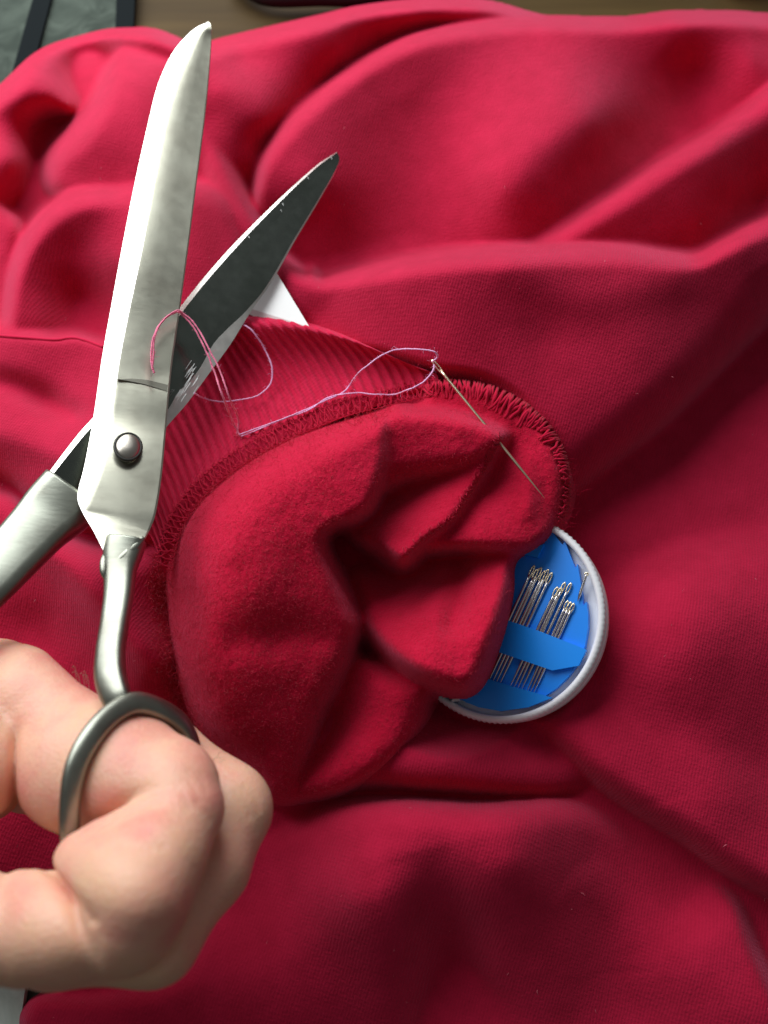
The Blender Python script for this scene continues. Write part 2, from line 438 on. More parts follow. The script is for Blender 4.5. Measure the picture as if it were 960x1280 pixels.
# ------------------------------------------------------------------ sweatshirt body
BODY = [
 # whole spread garment
 dict(poly=[(-220,200),(-60,150),(0,108),(50,62),(110,42),(160,38),(205,45),(250,62),(300,48),(400,25),(450,12),(520,4),(600,4),(660,17),(700,25),(780,27),(850,20),(960,23),(1180,45),(1180,1500),(70,1500),(30,1330),(18,1285),(22,1258),(46,1240),(20,1228),(-60,1210),(-220,1180)],
      h=[(0,200,1.2),(500,60,1.6),(900,60,1.8),(480,640,1.2),(900,700,1.2),(0,800,1.0),(480,1200,0.2),(900,1250,0.1),(60,1240,0.3),(480,1450,0.25),(900,1450,0.2),(1150,1450,0.2),(120,1450,0.25)], R=45, drop=1.0),
 # left: inner roll with a lit back, hollow in front of it
 dict(poly=[(-160,190),(-60,150),(0,112),(50,66),(110,44),(160,40),(205,47),(240,75),(215,150),(120,235),(70,262),(20,262),(-60,300),(-160,330)],
      h=[(0,150,2.6),(30,130,2.9),(60,112,2.9),(85,135,2.4),(70,160,0.3),(48,200,0.9),(20,200,2.4),(60,230,0.1),(95,80,1.0),(110,110,0.3),(130,70,1.0),(150,50,2.8),(180,60,3.0),(60,75,2.4),(-40,170,2.6),(-40,260,2.4),(110,180,0.2)], R=26, drop=0.9),
 # left: fold swelling out beside the blade
 dict(poly=[(56,240,30),(52,212,30),(62,184,35),(88,155,40),(112,130,30),(128,100,25),(142,70,25),(160,56,30),(210,55),(300,80),(300,260),(200,260),(120,262),(80,262)],
      h=[(75,215,2.4),(100,180,3.0),(140,150,3.4),(170,100,3.5),(120,225,2.5),(190,200,3.0),(160,70,3.2),(240,160,2.6),(150,215,2.7)], R=35, drop=1.4),
 # left edge: small fold
 dict(poly=[(-120,240),(-20,245),(12,262),(30,285),(28,320),(10,420),(-120,440)], h=[(-60,300,2.0),(10,290,2.2),(0,380,1.6)], R=26, drop=0.8),
 # left: arch fold with a sunken middle
 dict(poly=[(-10,470,20),(2,400,20),(10,345,22),(26,300,26),(50,266,30),(82,244,30),(108,236,30),(150,232,30),(210,222,40),(300,260),(300,470)],
      h=[(20,350,2.6),(45,295,3.0),(80,262,3.3),(110,255,3.4),(150,245,3.2),(70,330,2.3),(105,380,1.2),(50,400,2.0),(150,330,2.7),(200,300,3.0),(20,420,2.1),(140,410,1.4),(100,310,2.4),(250,400,2.6)], R=30, drop=1.2),
 # hemmed lower panel on the left
 dict(poly=[(-140,410,10),(0,413,10),(40,416,10),(70,418,10),(95,416,10),(130,426,10),(250,450,20),(300,640,30),(210,680,40),(110,660,40),(40,625,36),(0,596,36),(-140,560,36)],
      h=[(0,440,2.3),(60,440,2.35),(120,450,2.4),(20,520,2.2),(110,560,2.6),(60,500,2.0),(0,580,1.8),(200,600,2.2),(90,620,2.2)], R=18, drop=0.55,
      strokes=[([(-40,470),(30,488),(90,520)], -0.3, 16), ([(-20,540),(60,560),(120,600)], 0.2, 22)]),
 # lower left panel
 dict(poly=[(-140,600),(0,614),(40,640),(80,668),(150,690),(250,690),(300,900),(240,1010),(-140,1010)],
      h=[(0,660,1.9),(60,690,2.0),(120,740,2.1),(180,810,1.9),(60,780,1.2),(20,740,1.5),(120,830,1.2),(220,760,1.6),(200,900,1.0),(0,900,0.8)], R=34, drop=0.8,
      strokes=[([(40,670),(110,730),(190,830)], 0.35, 24)]),
 # back slope behind the crease
 dict(poly=[(228,75,20),(262,60,20),(300,49,20),(400,26,20),(450,13,20),(520,5,20),(600,5,20),(660,18,14),(690,28,10),(700,60),(600,110),(480,220),(380,330),(330,330),(250,330),(215,250)],
      h=[(275,110,3.9),(300,70,3.6),(350,80,3.5),(420,60,3.3),(450,30,3.3),(520,20,3.2),(600,14,3.0),(330,150,3.2),(310,200,2.5),(400,115,2.3),(450,80,2.0),(540,40,2.1),(640,22,2.4),(340,170,2.3),(260,150,3.3),(300,250,1.6),(255,210,2.6)], R=20, drop=0.8),
 # strip running down from the back slope to the roll
 dict(poly=[(215,110),(252,120,30),(275,170,30),(300,225,26),(332,285,24),(365,325,20),(400,346,20),(470,350),(470,460),(330,460),(250,460),(215,330)],
      h=[(240,160,3.1),(262,220,2.9),(290,280,3.0),(330,320,2.9),(360,350,3.0),(400,380,2.9),(300,400,2.2),(250,340,2.0),(430,430,2.0),(240,280,2.1)], R=30, drop=1.2,
      strokes=[([(245,200),(268,270),(310,350)], -0.25, 14)]),
 # big bowl shaped panel
 dict(poly=[(318,262,16),(320,225,16),(332,190,20),(362,150,24),(400,115,24),(440,85,24),(480,62,22),(530,42,22),(600,31,20),(680,27,16),(780,28,16),(850,21,16),(960,24,16),(1150,45),(1150,380),(400,420),(350,330)],
      h=[(345,200,3.4),(370,170,3.7),(440,110,3.9),(530,62,4.0),(650,45,3.8),(780,45,3.8),(860,40,4.0),(380,230,3.2),(360,280,2.2),(450,180,3.1),(520,170,2.8),(480,260,2.0),(560,260,2.1),(420,320,1.5),(600,200,3.0),(690,190,3.5),(740,150,3.6),(640,240,3.1),(780,170,2.5),(870,90,2.7),(850,160,1.9),(940,80,3.6),(960,50,3.7),(700,270,2.4),(560,110,3.3),(760,90,3.5),(1100,100,3.6)], R=20, drop=0.75,
      strokes=[([(590,235,0),(660,200,1),(760,140,.6)], 0.22, 40), ([(500,120,0),(540,200,1),(560,290,.5)], -0.15, 50), ([(830,60,0),(870,110,1),(850,180,.6)], -0.15, 40)]),
 # diagonal fold across the right of the bowl
 dict(poly=[(600,330,20),(650,312,22),(700,284,26),(760,245,30),(830,200,30),(880,172,30),(930,138,36),(1000,90,40),(1150,60),(1150,380),(600,390)],
      h=[(640,325,2.4),(700,305,2.9),(760,272,3.4),(830,230,3.8),(900,190,4.0),(960,150,4.1),(800,283,3.1),(870,268,3.1),(925,232,3.0),(950,245,2.2),(965,205,3.0),(1050,150,4.1),(1000,260,2.6)], R=30, drop=1.0),
 # front roll
 dict(poly=[(380,360,16),(405,346,18),(440,338,24),(500,325,26),(560,316,28),(620,312,28),(700,309,28),(780,309,28),(838,317,24),(872,318,20),(905,300,22),(960,272,26),(1150,200),(1150,300,60),(1000,370,70),(955,408,60),(900,463,60),(830,533,60),(760,588,60),(700,638,60),(560,740,80),(380,640)],
      h=[(400,375,2.9),(460,355,3.7),(560,340,4.4),(680,335,4.5),(780,335,4.4),(860,340,4.2),(930,315,4.3),(560,420,3.6),(680,420,3.6),(800,420,3.7),(880,400,3.5),(960,340,3.8),(600,520,2.7),(700,520,2.9),(800,480,3.2),(460,440,2.8),(700,590,2.3),(1060,280,3.7)], R=30, drop=1.2,
      strokes=[([(640,330),(720,372),(840,352)], 0.10, 30)]),
 # right panel
 dict(poly=[(700,560,90),(800,560,90),(880,500,90),(960,440,90),(1150,380),(1150,1240),(1040,1170,40),(960,1124,36),(905,1092,36),(850,1052,36),(790,1015,36),(735,975,36),(690,935,40),(640,890,40),(560,820,60),(600,700,80)],
      h=[(700,700,0.5),(740,800,1.5),(820,610,0.15),(900,540,-0.1),(960,490,-0.1),(720,640,0.1),(850,760,1.8),(940,700,1.6),(960,900,1.25),(850,900,1.45),(720,900,1.35),(900,1040,1.15),(780,980,1.3),(700,940,1.35),(600,820,0.9),(1100,1000,0.9),(660,860,1.15)], R=50, drop=0.9,
      strokes=[([(820,640),(860,800),(900,980)], 0.16, 60), ([(740,860),(830,900),(960,960)], -0.10, 40)]),
 # tongue below the case
 dict(poly=[(330,1000,40),(400,990,38),(480,984,38),(560,988,38),(640,994,40),(700,994,40),(745,978,40),(720,920),(640,860),(500,830),(380,860)],
      h=[(400,970,1.2),(500,960,1.35),(600,965,1.3),(680,970,1.0),(560,920,1.3),(640,900,0.9),(450,900,1.2)], R=24, drop=0.7),
 # bottom panel
 dict(poly=[(280,1060),(350,1024,40),(420,1002,40),(480,998,40),(600,1004,40),(720,1000,40),(800,1030,40),(880,1078,30),(925,1120,22),(950,1185,22),(985,1262,22),(1050,1400),(1050,1520),(60,1520),(28,1320,20),(20,1282,20),(26,1258,20),(50,1240,22),(140,1235,30),(220,1200)],
      h=[(400,1040,1.0),(480,1065,1.6),(560,1060,1.65),(640,1075,1.65),(740,1060,0.75),(450,1120,1.4),(400,1200,0.7),(480,1200,0.8),(553,1180,0.8),(620,1180,0.85),(720,1180,0.65),(800,1110,0.4),(860,1130,0.35),(890,1160,0.6),(850,1200,0.5),(925,1245,0.6),(900,1280,0.4),(300,1240,0.7),(140,1265,0.6),(60,1275,0.5),(760,1280,0.2),(520,1290,0.15),(640,1290,0.15),(330,1120,0.5)], R=40, drop=0.7,
      strokes=[([(535,1060,0),(548,1120,.45),(560,1180,.8),(570,1260,1),(576,1420,1)], -0.55, 48), ([(470,1090,.2),(490,1150,.7),(492,1230,1),(492,1420,1)], 0.28, 50), ([(720,1110,0),(770,1200,1),(800,1320,1)], -0.2, 44)]),
]
Ub, Vb, Hb, own, ins = compose((-180, -20, 1140, 1440), BODY, 2.5, wall=0.45)
Hb = gblur(Hb, 1.1) * 1.62
cp = catmull([(150,720),(160,600),(230,470),(300,400),(330,392),(400,420),(470,443),(535,468),(600,470),(660,500),(705,560),(716,620),(690,690),(640,760),(600,860),(540,880),(480,970),(380,1000),(300,970),(220,860)], 4, True)
dcp, _, icp = polyline_dist(Ub[::4, ::4], Vb[::4, ::4], cp[:, :2], True)
sdc = np.where(icp, dcp, -dcp)
sdc = np.repeat(np.repeat(sdc, 4, 0), 4, 1)[:Hb.shape[0], :Hb.shape[1]]
lim = gblur(3.9 + 0.6 * np.clip((Ub - 540) / 60, 0, 1) + np.maximum(-sdc, 0) * 0.07, 4)
Hb = np.minimum(Hb, lim)
# the case presses into the cloth under it
CASE_N = np.array([-0.87 * math.sin(math.radians(29)), 0.49 * math.sin(math.radians(29)), math.cos(math.radians(29))])
dc0 = depth0(769.0) - 2.5
c0_ = np.array([(624 - 480.0) / FPX * dc0, (640.0 - 769) / FPX * dc0, -dc0])
dirs = (Ub - 480.0) / FPX * CASE_N[0] + (640.0 - Vb) / FPX * CASE_N[1] - CASE_N[2]
plane_h = depth0(Vb) - CASE_N.dot(c0_) / dirs
rr_ = np.hypot(Ub - 624, Vb - 769)
lim2 = np.where(rr_ < 260, plane_h - 0.72 + np.maximum(rr_ - 140, 0) * 0.035, 99)
Hb = np.where(rr_ < 260, np.minimum(Hb, lim2), Hb)
Hb = gblur(Hb, 1.0)
wr = smooth_noise(Hb.shape, 22, 1) * 0.05 + smooth_noise(Hb.shape, 9, 2) * 0.013 + smooth_noise(Hb.shape, 3.5, 3) * 0.0025
Hb = Hb + wr
for k_, (sg_, sm2, am_) in enumerate([(30, 60, 0.022), (18, 45, 0.012)]):
    n_ = smooth_noise(Hb.shape, sg_, 31 + k_); m_ = np.clip(smooth_noise(Hb.shape, sm2, 41 + k_) - 0.5, 0, 1)
    Hb = Hb - am_ * m_ * np.exp(-(n_ / 0.24) ** 2)
body_h = Field(Ub, Vb, Hb)
shirt = empty('sweatshirt', P1(480, 640, 0), 'crumpled red sweatshirt spread out under the scissors and needle case', 'sweatshirt')
field_mesh('body', Ub, Vb, Hb, Hb > -0.05, M_knit, shirt)

# hem topstitching on the left panel
hem = catmull([(-60,410),(0,413),(40,416),(70,418),(95,416),(130,427)], 8)
V_, F_ = tube(pix(hem[:, 0], hem[:, 1] + 7, body_h(hem[:, 0], hem[:, 1] + 7) + 0.04), 0.0005, 8)
mesh_obj('hem', V_, F_, M_rib, shirt)

# ------------------------------------------------------------------ sleeve turned inside out
SLEEVE = [
 # far lower lobe, in shade
 dict(poly=[(420,800),(450,815),(500,840),(535,856),(536,885),(525,915),(490,955),(440,985),(390,1000),(335,1005),(320,960),(380,860)],
      h=[(440,850,1.9),(500,870,2.3),(520,900,2.1),(440,940,2.0),(380,980,1.8),(400,900,1.3)], R=34, drop=0.8),
 # hanging lower lobe
 dict(poly=[(400,660),(420,700,20),(440,742,20),(456,788,20),(488,824,24),(528,850,26),(562,862,24),(588,860,24),(606,838,22),(628,782,22),(640,738,22),(646,704,18),(668,688,16),(692,662,14),(700,600),(600,600),(480,620)],
      h=[(450,720,1.9),(480,780,2.8),(540,810,3.5),(585,830,3.5),(610,770,3.6),(540,745,2.8),(500,705,1.4),(575,710,2.6),(620,710,3.2),(655,670,3.2),(440,690,0.9),(530,690,1.6),(600,690,2.7)], R=26, drop=1.0,
      strokes=[([(574,690),(576,730),(566,780)], -0.28, 14)]),
 # outer right lobe up to the stitched rim
 dict(poly=[(530,480,20),(560,474,18),(600,478,18),(640,493,18),(680,523,18),(704,560,20),(713,595,20),(706,640,20),(690,672,18),(660,692,18),(620,690,14),(570,688,14),(530,692,14),(500,690),(480,660),(500,560)],
      h=[(560,500,4.0),(600,500,4.2),(650,520,4.2),(690,570,4.0),(700,620,3.7),(660,590,3.9),(640,640,3.8),(600,660,3.7),(560,675,3.6),(620,600,3.5),(670,670,3.6),(540,640,3.2)], R=22, drop=0.9,
      strokes=[([(660,640),(665,610),(655,580)], 0.12, 10), ([(690,650),(672,600),(640,560)], -0.1, 16)]),
 # flap inside the opening with a stitched edge
 dict(poly=[(636,540,12),(622,560,12),(612,582,10),(592,616,9),(567,652,9),(535,676,9),(506,702,9),(492,698,12),(470,685,18),(440,672,20),(420,640),(480,560),(580,500)],
      h=[(600,570,4.1),(560,620,3.9),(510,680,3.9),(480,650,3.3),(440,650,2.5),(540,590,3.1),(500,600,2.7),(470,620,2.4),(585,630,4.0)], R=12, drop=0.5),
 # soft tube along the rim
 dict(poly=[(484,512,20),(520,508,20),(560,512,20),(600,522,18),(628,536,16),(634,552,14),(618,570,16),(590,588,26),(550,598,34),(510,606,36),(470,620,36),(450,560)],
      h=[(500,535,4.7),(550,535,4.7),(600,545,4.7),(622,548,4.75),(570,565,4.5),(520,570,4.4),(600,565,4.5)], R=30, drop=1.3),
 # big brushed lobe at the front
 dict(poly=[(203,740,80),(204,705,80),(214,668,80),(240,628,80),(285,590,74),(330,562,66),(380,540,54),(440,522,36),(478,512,22),(491,518,16),(495,560,20),(486,600,20),(470,638,20),(446,656,18),(420,664,14),(411,680,20),(428,716,26),(444,750,30),(455,785,30),(440,836,34),(414,890,40),(396,950,40),(380,1010,40),(330,1010,40),(290,960,44),(250,920,44),(226,880,60),(210,820,70)],
      h=[(240,720,4.2),(260,680,4.4),(310,630,4.8),(380,580,5.0),(440,560,5.0),(478,550,4.9),(470,610,4.8),(430,645,4.7),(380,660,4.6),(330,720,4.4),(400,720,4.0),(440,780,3.6),(390,830,3.3),(320,820,3.7),(260,800,3.9),(250,870,3.3),(320,920,2.7),(370,960,2.2),(330,990,1.9)], R=40, drop=2.3,
      strokes=[([(300,700),(290,790),(310,900)], 0.12, 40), ([(300,800),(380,790),(450,800)], -0.18, 26)]),
]
Us, Vs, Hs, own_s, ins_s = compose((150, 440, 760, 1040), SLEEVE, 1.6)
Hs = gblur(Hs, 2.9) * 1.22
Hs = Hs + smooth_noise(Hs.shape, 26, 11) * 0.05 + smooth_noise(Hs.shape, 8, 12) * 0.016 + smooth_noise(Hs.shape, 2.0, 13) * 0.005
sleeve_h = Field(Us, Vs, Hs)
keep = ins_s & (Hs > -0.2)
sleeve = field_mesh('sleeve_lining', Us, Vs, Hs, keep, M_lining, shirt)

def surf_h(u, v):
    a = body_h(u, v)
    u = np.asarray(u, float); v = np.asarray(v, float)
    inb = (u > 152) & (u < 758) & (v > 442) & (v < 1038)
    return np.where(inb, np.maximum(a, sleeve_h(u, v)), a)

# ribbed cuff: ribs run from its far lip to the overlocked seam
seam_px = catmull([(203,712),(206,690),(218,652),(248,610),(290,575),(330,551),(380,527),(430,508),(478,496),(520,486),(548,480)], 24)
lip_off = catmull([(-40,-70),(-46,-90),(-62,-118),(-74,-150),(-78,-165),(-80,-158),(-80,-132),(-70,-108),(-56,-80),(-38,-44),(-18,-16)], 24)
lip_h = catmull([(3.6,),(3.8,),(3.9,),(4.0,),(4.1,),(4.2,),(4.4,),(4.4,),(4.3,),(4.2,),(4.1,)], 24)[:, 0]
val_d = catmull([(0.1,),(0.1,),(0.15,),(0.2,),(0.3,),(0.45,),(0.5,),(0.45,),(0.35,),(0.2,),(0.1,)], 24)[:, 0]
seg = np.r_[0, np.cumsum(np.hypot(*np.diff(seam_px, axis=0).T))]
NS, NT = 620, 46
sl = np.linspace(0, seg[-1], NS)
def along(A): return np.stack([np.interp(sl, seg, A[:, k]) for k in range(A.shape[1])], 1)
sp = along(seam_px); lo = along(lip_off); lh = np.interp(sl, seg, lip_h); vd = np.interp(sl, seg, val_d)
lh = lh * 1.22; vd = vd * 1.3
sh = np.maximum(sleeve_h(sp[:, 0] + 4, sp[:, 1] + 6), 4.1); sh = np.convolve(np.pad(sh, 30, mode='edge'), np.ones(61) / 61, 'valid')
tt = np.linspace(-0.16, 1.10, NT)
Vc = []; 
phase = sl / 12.5 * 2 * math.pi
for t in tt:
    tc = max(t, 0)
    bend = np.sin(np.pi * min(tc, 1)) * 12
    u = sp[:, 0] + lo[:, 0] * (1 - tc) + bend * 0.5
    v = sp[:, 1] + lo[:, 1] * (1 - tc) - bend * 0.4
    h = lh * (1 - min(tc, 1)) + sh * min(tc, 1) - vd * np.sin(np.pi * min(tc, 1)) ** 1.2
    if t < 0.14: h = h - 0.5 * ((0.14 - t) / 0.14) ** 2
    if t > 0.96: h = h - 3 * (t - 0.96) ** 1.5
    amp = 0.055 * min(1, max(0.15, (1.02 - t) / 0.12))
    rib = np.sin(phase + 1.2 * np.sin(sl / 90.0 + t * 2) * 0.5)
    h = h + amp * (np.abs(rib) ** 0.8 * np.sign(rib))
    if t < 0:
        u = u + lo[:, 0] / 130 * 8 * np.sin((-t) / 0.16 * 1.5); v = v + lo[:, 1] / 130 * 8 * np.sin((-t) / 0.16 * 1.5)
        h = h - 0.9 * (-t / 0.16)
    Vc.append(pix(u, v, h))
Vc = np.stack(Vc); 
idx = np.arange(NS * NT).reshape(NT, NS)
Fc = np.stack([idx[:-1, 1:], idx[:-1, :-1], idx[1:, :-1], idx[1:, 1:]], -1).reshape(-1, 4)
uvc = np.stack(np.broadcast_arrays(sl[None] / 45.0, (tt * 3.0)[:, None]), -1).reshape(-1, 2)
cuff = mesh_obj('ribbed_cuff', Vc.reshape(-1, 3), Fc, M_rib, shirt, True, uvc)

# overlock stitching over the seam and along the right rim
M_thread_red = plain('red_overlock_thread', (0.52, 0.006, 0.040), 0.9, 0, 0.1, Sheen_Weight=0.1)
ov = MB()
def stitch_h(u, v): return np.maximum(surf_h(u, v), 0)
k = 0
s = 6.0
while s < seg[-1] - 2:
    c = np.array([np.interp(s, seg, seam_px[:, i]) for i in range(2)]); c2 = np.array([np.interp(s + 2, seg, seam_px[:, i]) for i in range(2)])
    t = (c2 - c) / np.linalg.norm(c2 - c); n = np.array([-t[1], t[0]])
    if n[1] < 0: n = -n
    hs_ = np.interp(s, sl, sh)
    sg = (1 if k % 2 else -1) * rng.uniform(0.4, 1.5); jt = rng.normal(0, 1.2)
    pts = []
    for q in np.linspace(0, 1, 5):
        p = c + n * (-9 + 20 * q + rng.normal(0, 1.5)) + t * (sg * (q - 0.5) * 8 + jt + rng.normal(0, 1.1))
        hh = max(float(sleeve_h(p[0], p[1])), hs_ + 0.01) + 0.03 + 0.05 * rng.random() * math.sin(math.pi * q)
        pts.append(P1(p[0], p[1], hh))
    ov.add(*tube(catmull(pts, 2), 0.00013 + 0.00009 * rng.random(), 5))
    # locking loop along the inner and outer edge
    if k % 2 == 0:
        for off, rr in ((-9, 4.5), (10, 5.0)):
            pts = []
            for a in np.linspace(-0.6, 4.2, 7):
                p = c + n * (off + math.sin(a) * 3.0) + t * (math.cos(a) * rr)
                hh = max(float(sleeve_h(p[0], p[1])), hs_ + 0.01) + 0.045
                pts.append(P1(p[0], p[1], hh))
            ov.add(*tube(np.array(pts), 0.00013, 4))
    s += 3.4 + rng.random() * 0.8; k += 1
o = ov.build('overlock_stitching', M_thread_red, shirt); tag(o, kind='stuff')

rim = catmull([(528,484),(560,478),(600,481),(638,495),(668,515),(692,545),(706,580),(708,620),(700,652)], 20)
rs = np.r_[0, np.cumsum(np.hypot(*np.diff(rim, axis=0).T))]
rv = MB(); s = 0.0
while s < rs[-1]:
    c = np.array([np.interp(s, rs, rim[:, i]) for i in range(2)]); c2 = np.array([np.interp(s + 2, rs, rim[:, i]) for i in range(2)])
    t = (c2 - c) / np.linalg.norm(c2 - c); n = np.array([-t[1], t[0]])
    if np.dot(n, np.array([610, 600]) - c) < 0: n = -n
    thick = np.interp(s, [0, 60, 130, 180, 260], [0.0003, 0.0004, 0.0005, 0.0004, 0.00025])
    ln = np.interp(s, [0, 60, 150, 200, 260], [16, 26, 28, 16, 8])
    sk = rng.normal(0, 7); ln *= rng.uniform(0.7, 1.25)
    pts = []
    for q in np.linspace(0, 1, 5):
        p = c + n * (-5 + ln * q) + t * (sk * (q - .5) + rng.normal(0, .8))
        hh = float(sleeve_h(*(p + n * 5))) + 0.03 + 0.09 * math.sin(math.pi * min(1, q + .2)) - (0.35 if q == 0 else 0)
        pts.append(P1(p[0], p[1], hh))
    rv.add(*tube(catmull(pts, 3), thick * np.r_[0.5, np.ones(11), 0.4], 6))
    s += np.interp(s, [0, 60, 150, 260], [2.6, 3.2, 3.4, 3.2]) * (0.5 + 1.0 * rng.random())
o = rv.build('rim_stitching', M_thread_red, shirt); tag(o, kind='stuff')

# small stitches on the flap edge
fe = catmull([(630,548),(618,572),(607,592),(588,622),(567,652),(535,674),(508,697)], 10)
fv = MB()
for i in range(0, len(fe) - 1):
    c = fe[i]; t = fe[i + 1] - c; t = t / np.linalg.norm(t); n = np.array([t[1], -t[0]]); n = n if n[0] < 0 else -n
    a = c + n * (1 + rng.random() * 3); b_ = c + n * (7 + rng.random() * 6) + t * rng.normal(0, 4)
    m_ = (a + b_) / 2 + t * 2
    fv.add(*tube(catmull([P1(*p, float(sleeve_h(*p)) + e) for p, e in ((a, .03), (m_, .1), (b_, .03))], 3), 0.00012, 4))
o = fv.build('edge_stitching', M_thread_red, shirt); tag(o, kind='stuff')

# fluff standing on the brushed lining, the seam and the knit
def fuzz(name, count, sampler, length, rad, mat, bend=0.6, parent=shirt):
    V = []; F = []; n = 0
    for _ in range(count):
        u, v, h = sampler()
        p = P1(u, v, h)
        up = rng.normal(0, 1, 3); up = up / np.linalg.norm(up) + np.array([0, 0.15, 1.0]) * 0.9; up /= np.linalg.norm(up)
        sd = rng.normal(0, 1, 3); sd -= up * sd.dot(up); sd /= np.linalg.norm(sd)
        ln = length * (0.4 + 1.0 * rng.random()); w = np.cross(up, sd) * rad
        q = [p - up * 0.0003, p + up * ln * 0.5 + sd * ln * bend * 0.3, p + up * ln * 0.75 + sd * ln * bend]
        V += [q[0] - w, q[0] + w, q[1] - w * .8, q[1] + w * .8, q[2]]
        F += [[n, n + 1, n + 3, n + 2], [n + 2, n + 3, n + 4]]; n += 5
    o = mesh_obj(name, V, F, mat, parent)
    tag(o, kind='stuff'); return o
M_fluff = plain('red_fluff', (0.58, 0.009, 0.045), 0.9, Sheen_Weight=0.2)
def samp_lining():
    while True:
        u = rng.uniform(190, 715); v = rng.uniform(470, 1000)
        i = int((v - 440) / 1.6); j = int((u - 150) / 1.6)
        if ins_s[i, j] and Hs[i, j] > body_h(u, v):
            if u < 420 or rng.random() < 0.45: return u, v, Hs[i, j]
fuzz('lining_fluff', 30000, samp_lining, 0.0010, 0.00003, M_fluff)
outl = catmull([(203,740),(204,705),(214,668),(240,628),(285,590),(330,562),(380,540),(440,522),(478,512)], 20)
outl2 = catmull([(290,960),(250,920),(226,880),(210,820),(203,740)], 20)
def samp_edge():
    a = outl if rng.random() < .55 else outl2
    p = a[rng.integers(len(a))] + rng.normal(0, 9, 2)
    return p[0], p[1], float(surf_h(*p))
fuzz('edge_fluff', 6500, samp_edge, 0.0025, 0.00004, M_fluff, 0.9)
def samp_seam():
    p = seam_px[rng.integers(len(seam_px))] + rng.normal(0, 8, 2)
    if rng.random() < .35: p = rim[rng.integers(len(rim))] + rng.normal(0, 6, 2)
    if rng.random() < .12: p = np.array([530, 468]) + rng.normal(0, 10, 2)
    return p[0], p[1], max(float(surf_h(*p)), 3.9)
fuzz('seam_fluff', 2600, samp_seam, 0.0020, 0.00004, M_thread_red, 1.1)
M_lint = plain('pale_lint', (0.75, 0.22, 0.28), 0.9)
def samp_body():
    u = rng.uniform(-20, 980); v = rng.uniform(20, 1300)
    return u, v, float(body_h(u, v))
fuzz('knit_lint', 170, samp_body, 0.0009, 0.00006, M_lint, 1.2)

# ------------------------------------------------------------------ paper slip
def flat_poly(name, pts, th, mat, parent=None, smooth=False):
    """solid sheet from (u,v,h) corners, thickness downwards in cm"""
    n = len(pts)
    top = [P1(*p) for p in pts]; bot = [P1(p[0], p[1], p[2] - th) for p in pts]
    F = [list(range(n))[::-1], list(range(n, 2 * n))] + [[i, (i + 1) % n, n + (i + 1) % n, n + i] for i in range(n)]
    return mesh_obj(name, top + bot, F, mat, parent, smooth)
slip = flat_poly('card_slip', [(338,328,5.1),(387,409,5.0),(318,396,4.75),(270,372,4.8)], 0.06,
                 plain('white_card', (0.86, 0.88, 0.86), 0.6))
tag(slip, 'bright white card tucked between the ribbed cuff and the open blade', 'card')

# ------------------------------------------------------------------ scissors
sc = empty('scissors', P1(160, 559, 6.2), 'worn steel sewing scissors held open above the red garment', 'scissors')

def strip_mesh(mb, cols, close=False):
    """cols: list of columns, each a list of world points; quads between neighbouring columns"""
    n = len(cols[0]); V = np.concatenate([np.asarray(c) for c in cols]); F = []
    m = len(cols)
    for a in range(m if close else m - 1):
        b = (a + 1) % m
        for i in range(n - 1):
            F.append([a * n + i, a * n + i + 1, b * n + i + 1, b * n + i])
    if close:
        F.append([a * n for a in range(m)][::-1]); F.append([a * n + n - 1 for a in range(m)])
    mb.add(V, F)

def resample(st, n):
    st = np.asarray(st, float)
    return catmull(st, n)

# front blade stations: left u,v | bevel line u,v | right u,v | height at the bevel line
FB = [(257,29, 260,27, 263,29, 7.0),(246,34, 254,34, 264.5,37, 7.0),(233,45, 246,45, 264.5,46, 7.0),(215,67, 234,68, 263,72, 7.0),
      (198,104, 221,106, 260,110, 6.95),(186,150, 208,153, 255,157, 6.9),(169,226, 193,230, 245,234, 6.85),(152,312, 177,316, 234,320, 6.8),
      (138,388, 161,392, 224,394, 6.75),(127,450, 149,455, 214.5,461, 6.75),(117,520, 139,526, 208,532, 6.75),(106,580, 126,588, 202,596, 6.75),
      (97,618, 110,630, 195,640, 6.75),(102,638, 106,642, 189,658, 6.75),(117,664, 119,666, 183,671, 6.75),(130,690, 131,691, 179,678, 6.75)]
fb = resample(FB, 5)
nf = len(fb)
fb[:, 6] += 2.4 * np.clip((520 - fb[:, 1]) / 490.0, 0, 1) ** 1.12
bev = np.clip((fb[:, 2] - fb[:, 0]) / 20.0, 0.05, 1)
Lp = pix(fb[:, 0], fb[:, 1], fb[:, 6] + 0.03 * bev)
Mp = pix(fb[:, 2], fb[:, 3], fb[:, 6])
wid = np.clip((fb[:, 4] - fb[:, 2]) / 70.0, 0, 1.1)
ROLL = 0.58
def mixp(t): return fb[:, 2] + (fb[:, 4] - fb[:, 2]) * t, fb[:, 3] + (fb[:, 5] - fb[:, 3]) * t
def facep(t, dh):
    u, v = mixp(t); return pix(u, v, fb[:, 6] + dh - ROLL * t * wid * (1 + 0.75 * np.clip((500 - fb[:, 1]) / 450.0, 0, 1)))
hol = np.clip((484 - fb[:, 3]) / 12, 0, 1)
cols = [Lp, Mp, facep(0.06, 0.01), facep(0.3, 0.05 - 0.02 * hol), facep(0.55, 0.075 - 0.04 * hol), facep(0.8, 0.085 - 0.05 * hol), facep(0.97, 0.09 - 0.05 * hol), facep(1.0, 0.07 - 0.05 * hol),
        facep(1.0, -0.08), facep(0.5, -0.16), pix(fb[:, 0] + 2 * bev, fb[:, 1], fb[:, 6] - 0.20 * bev - 0.05)]
mb = MB(); strip_mesh(mb, cols, True)
blade = mb.build('blade', M_steel, sc, False)
blade.data.materials.append(M_edge)
for p in blade.data.polygons:
    p.use_smooth = False
    p.use_smooth = True
blade.data.set_sharp_from_angle(angle=math.radians(14))
for i in range(nf - 1): blade.data.polygons[i].material_index = 1
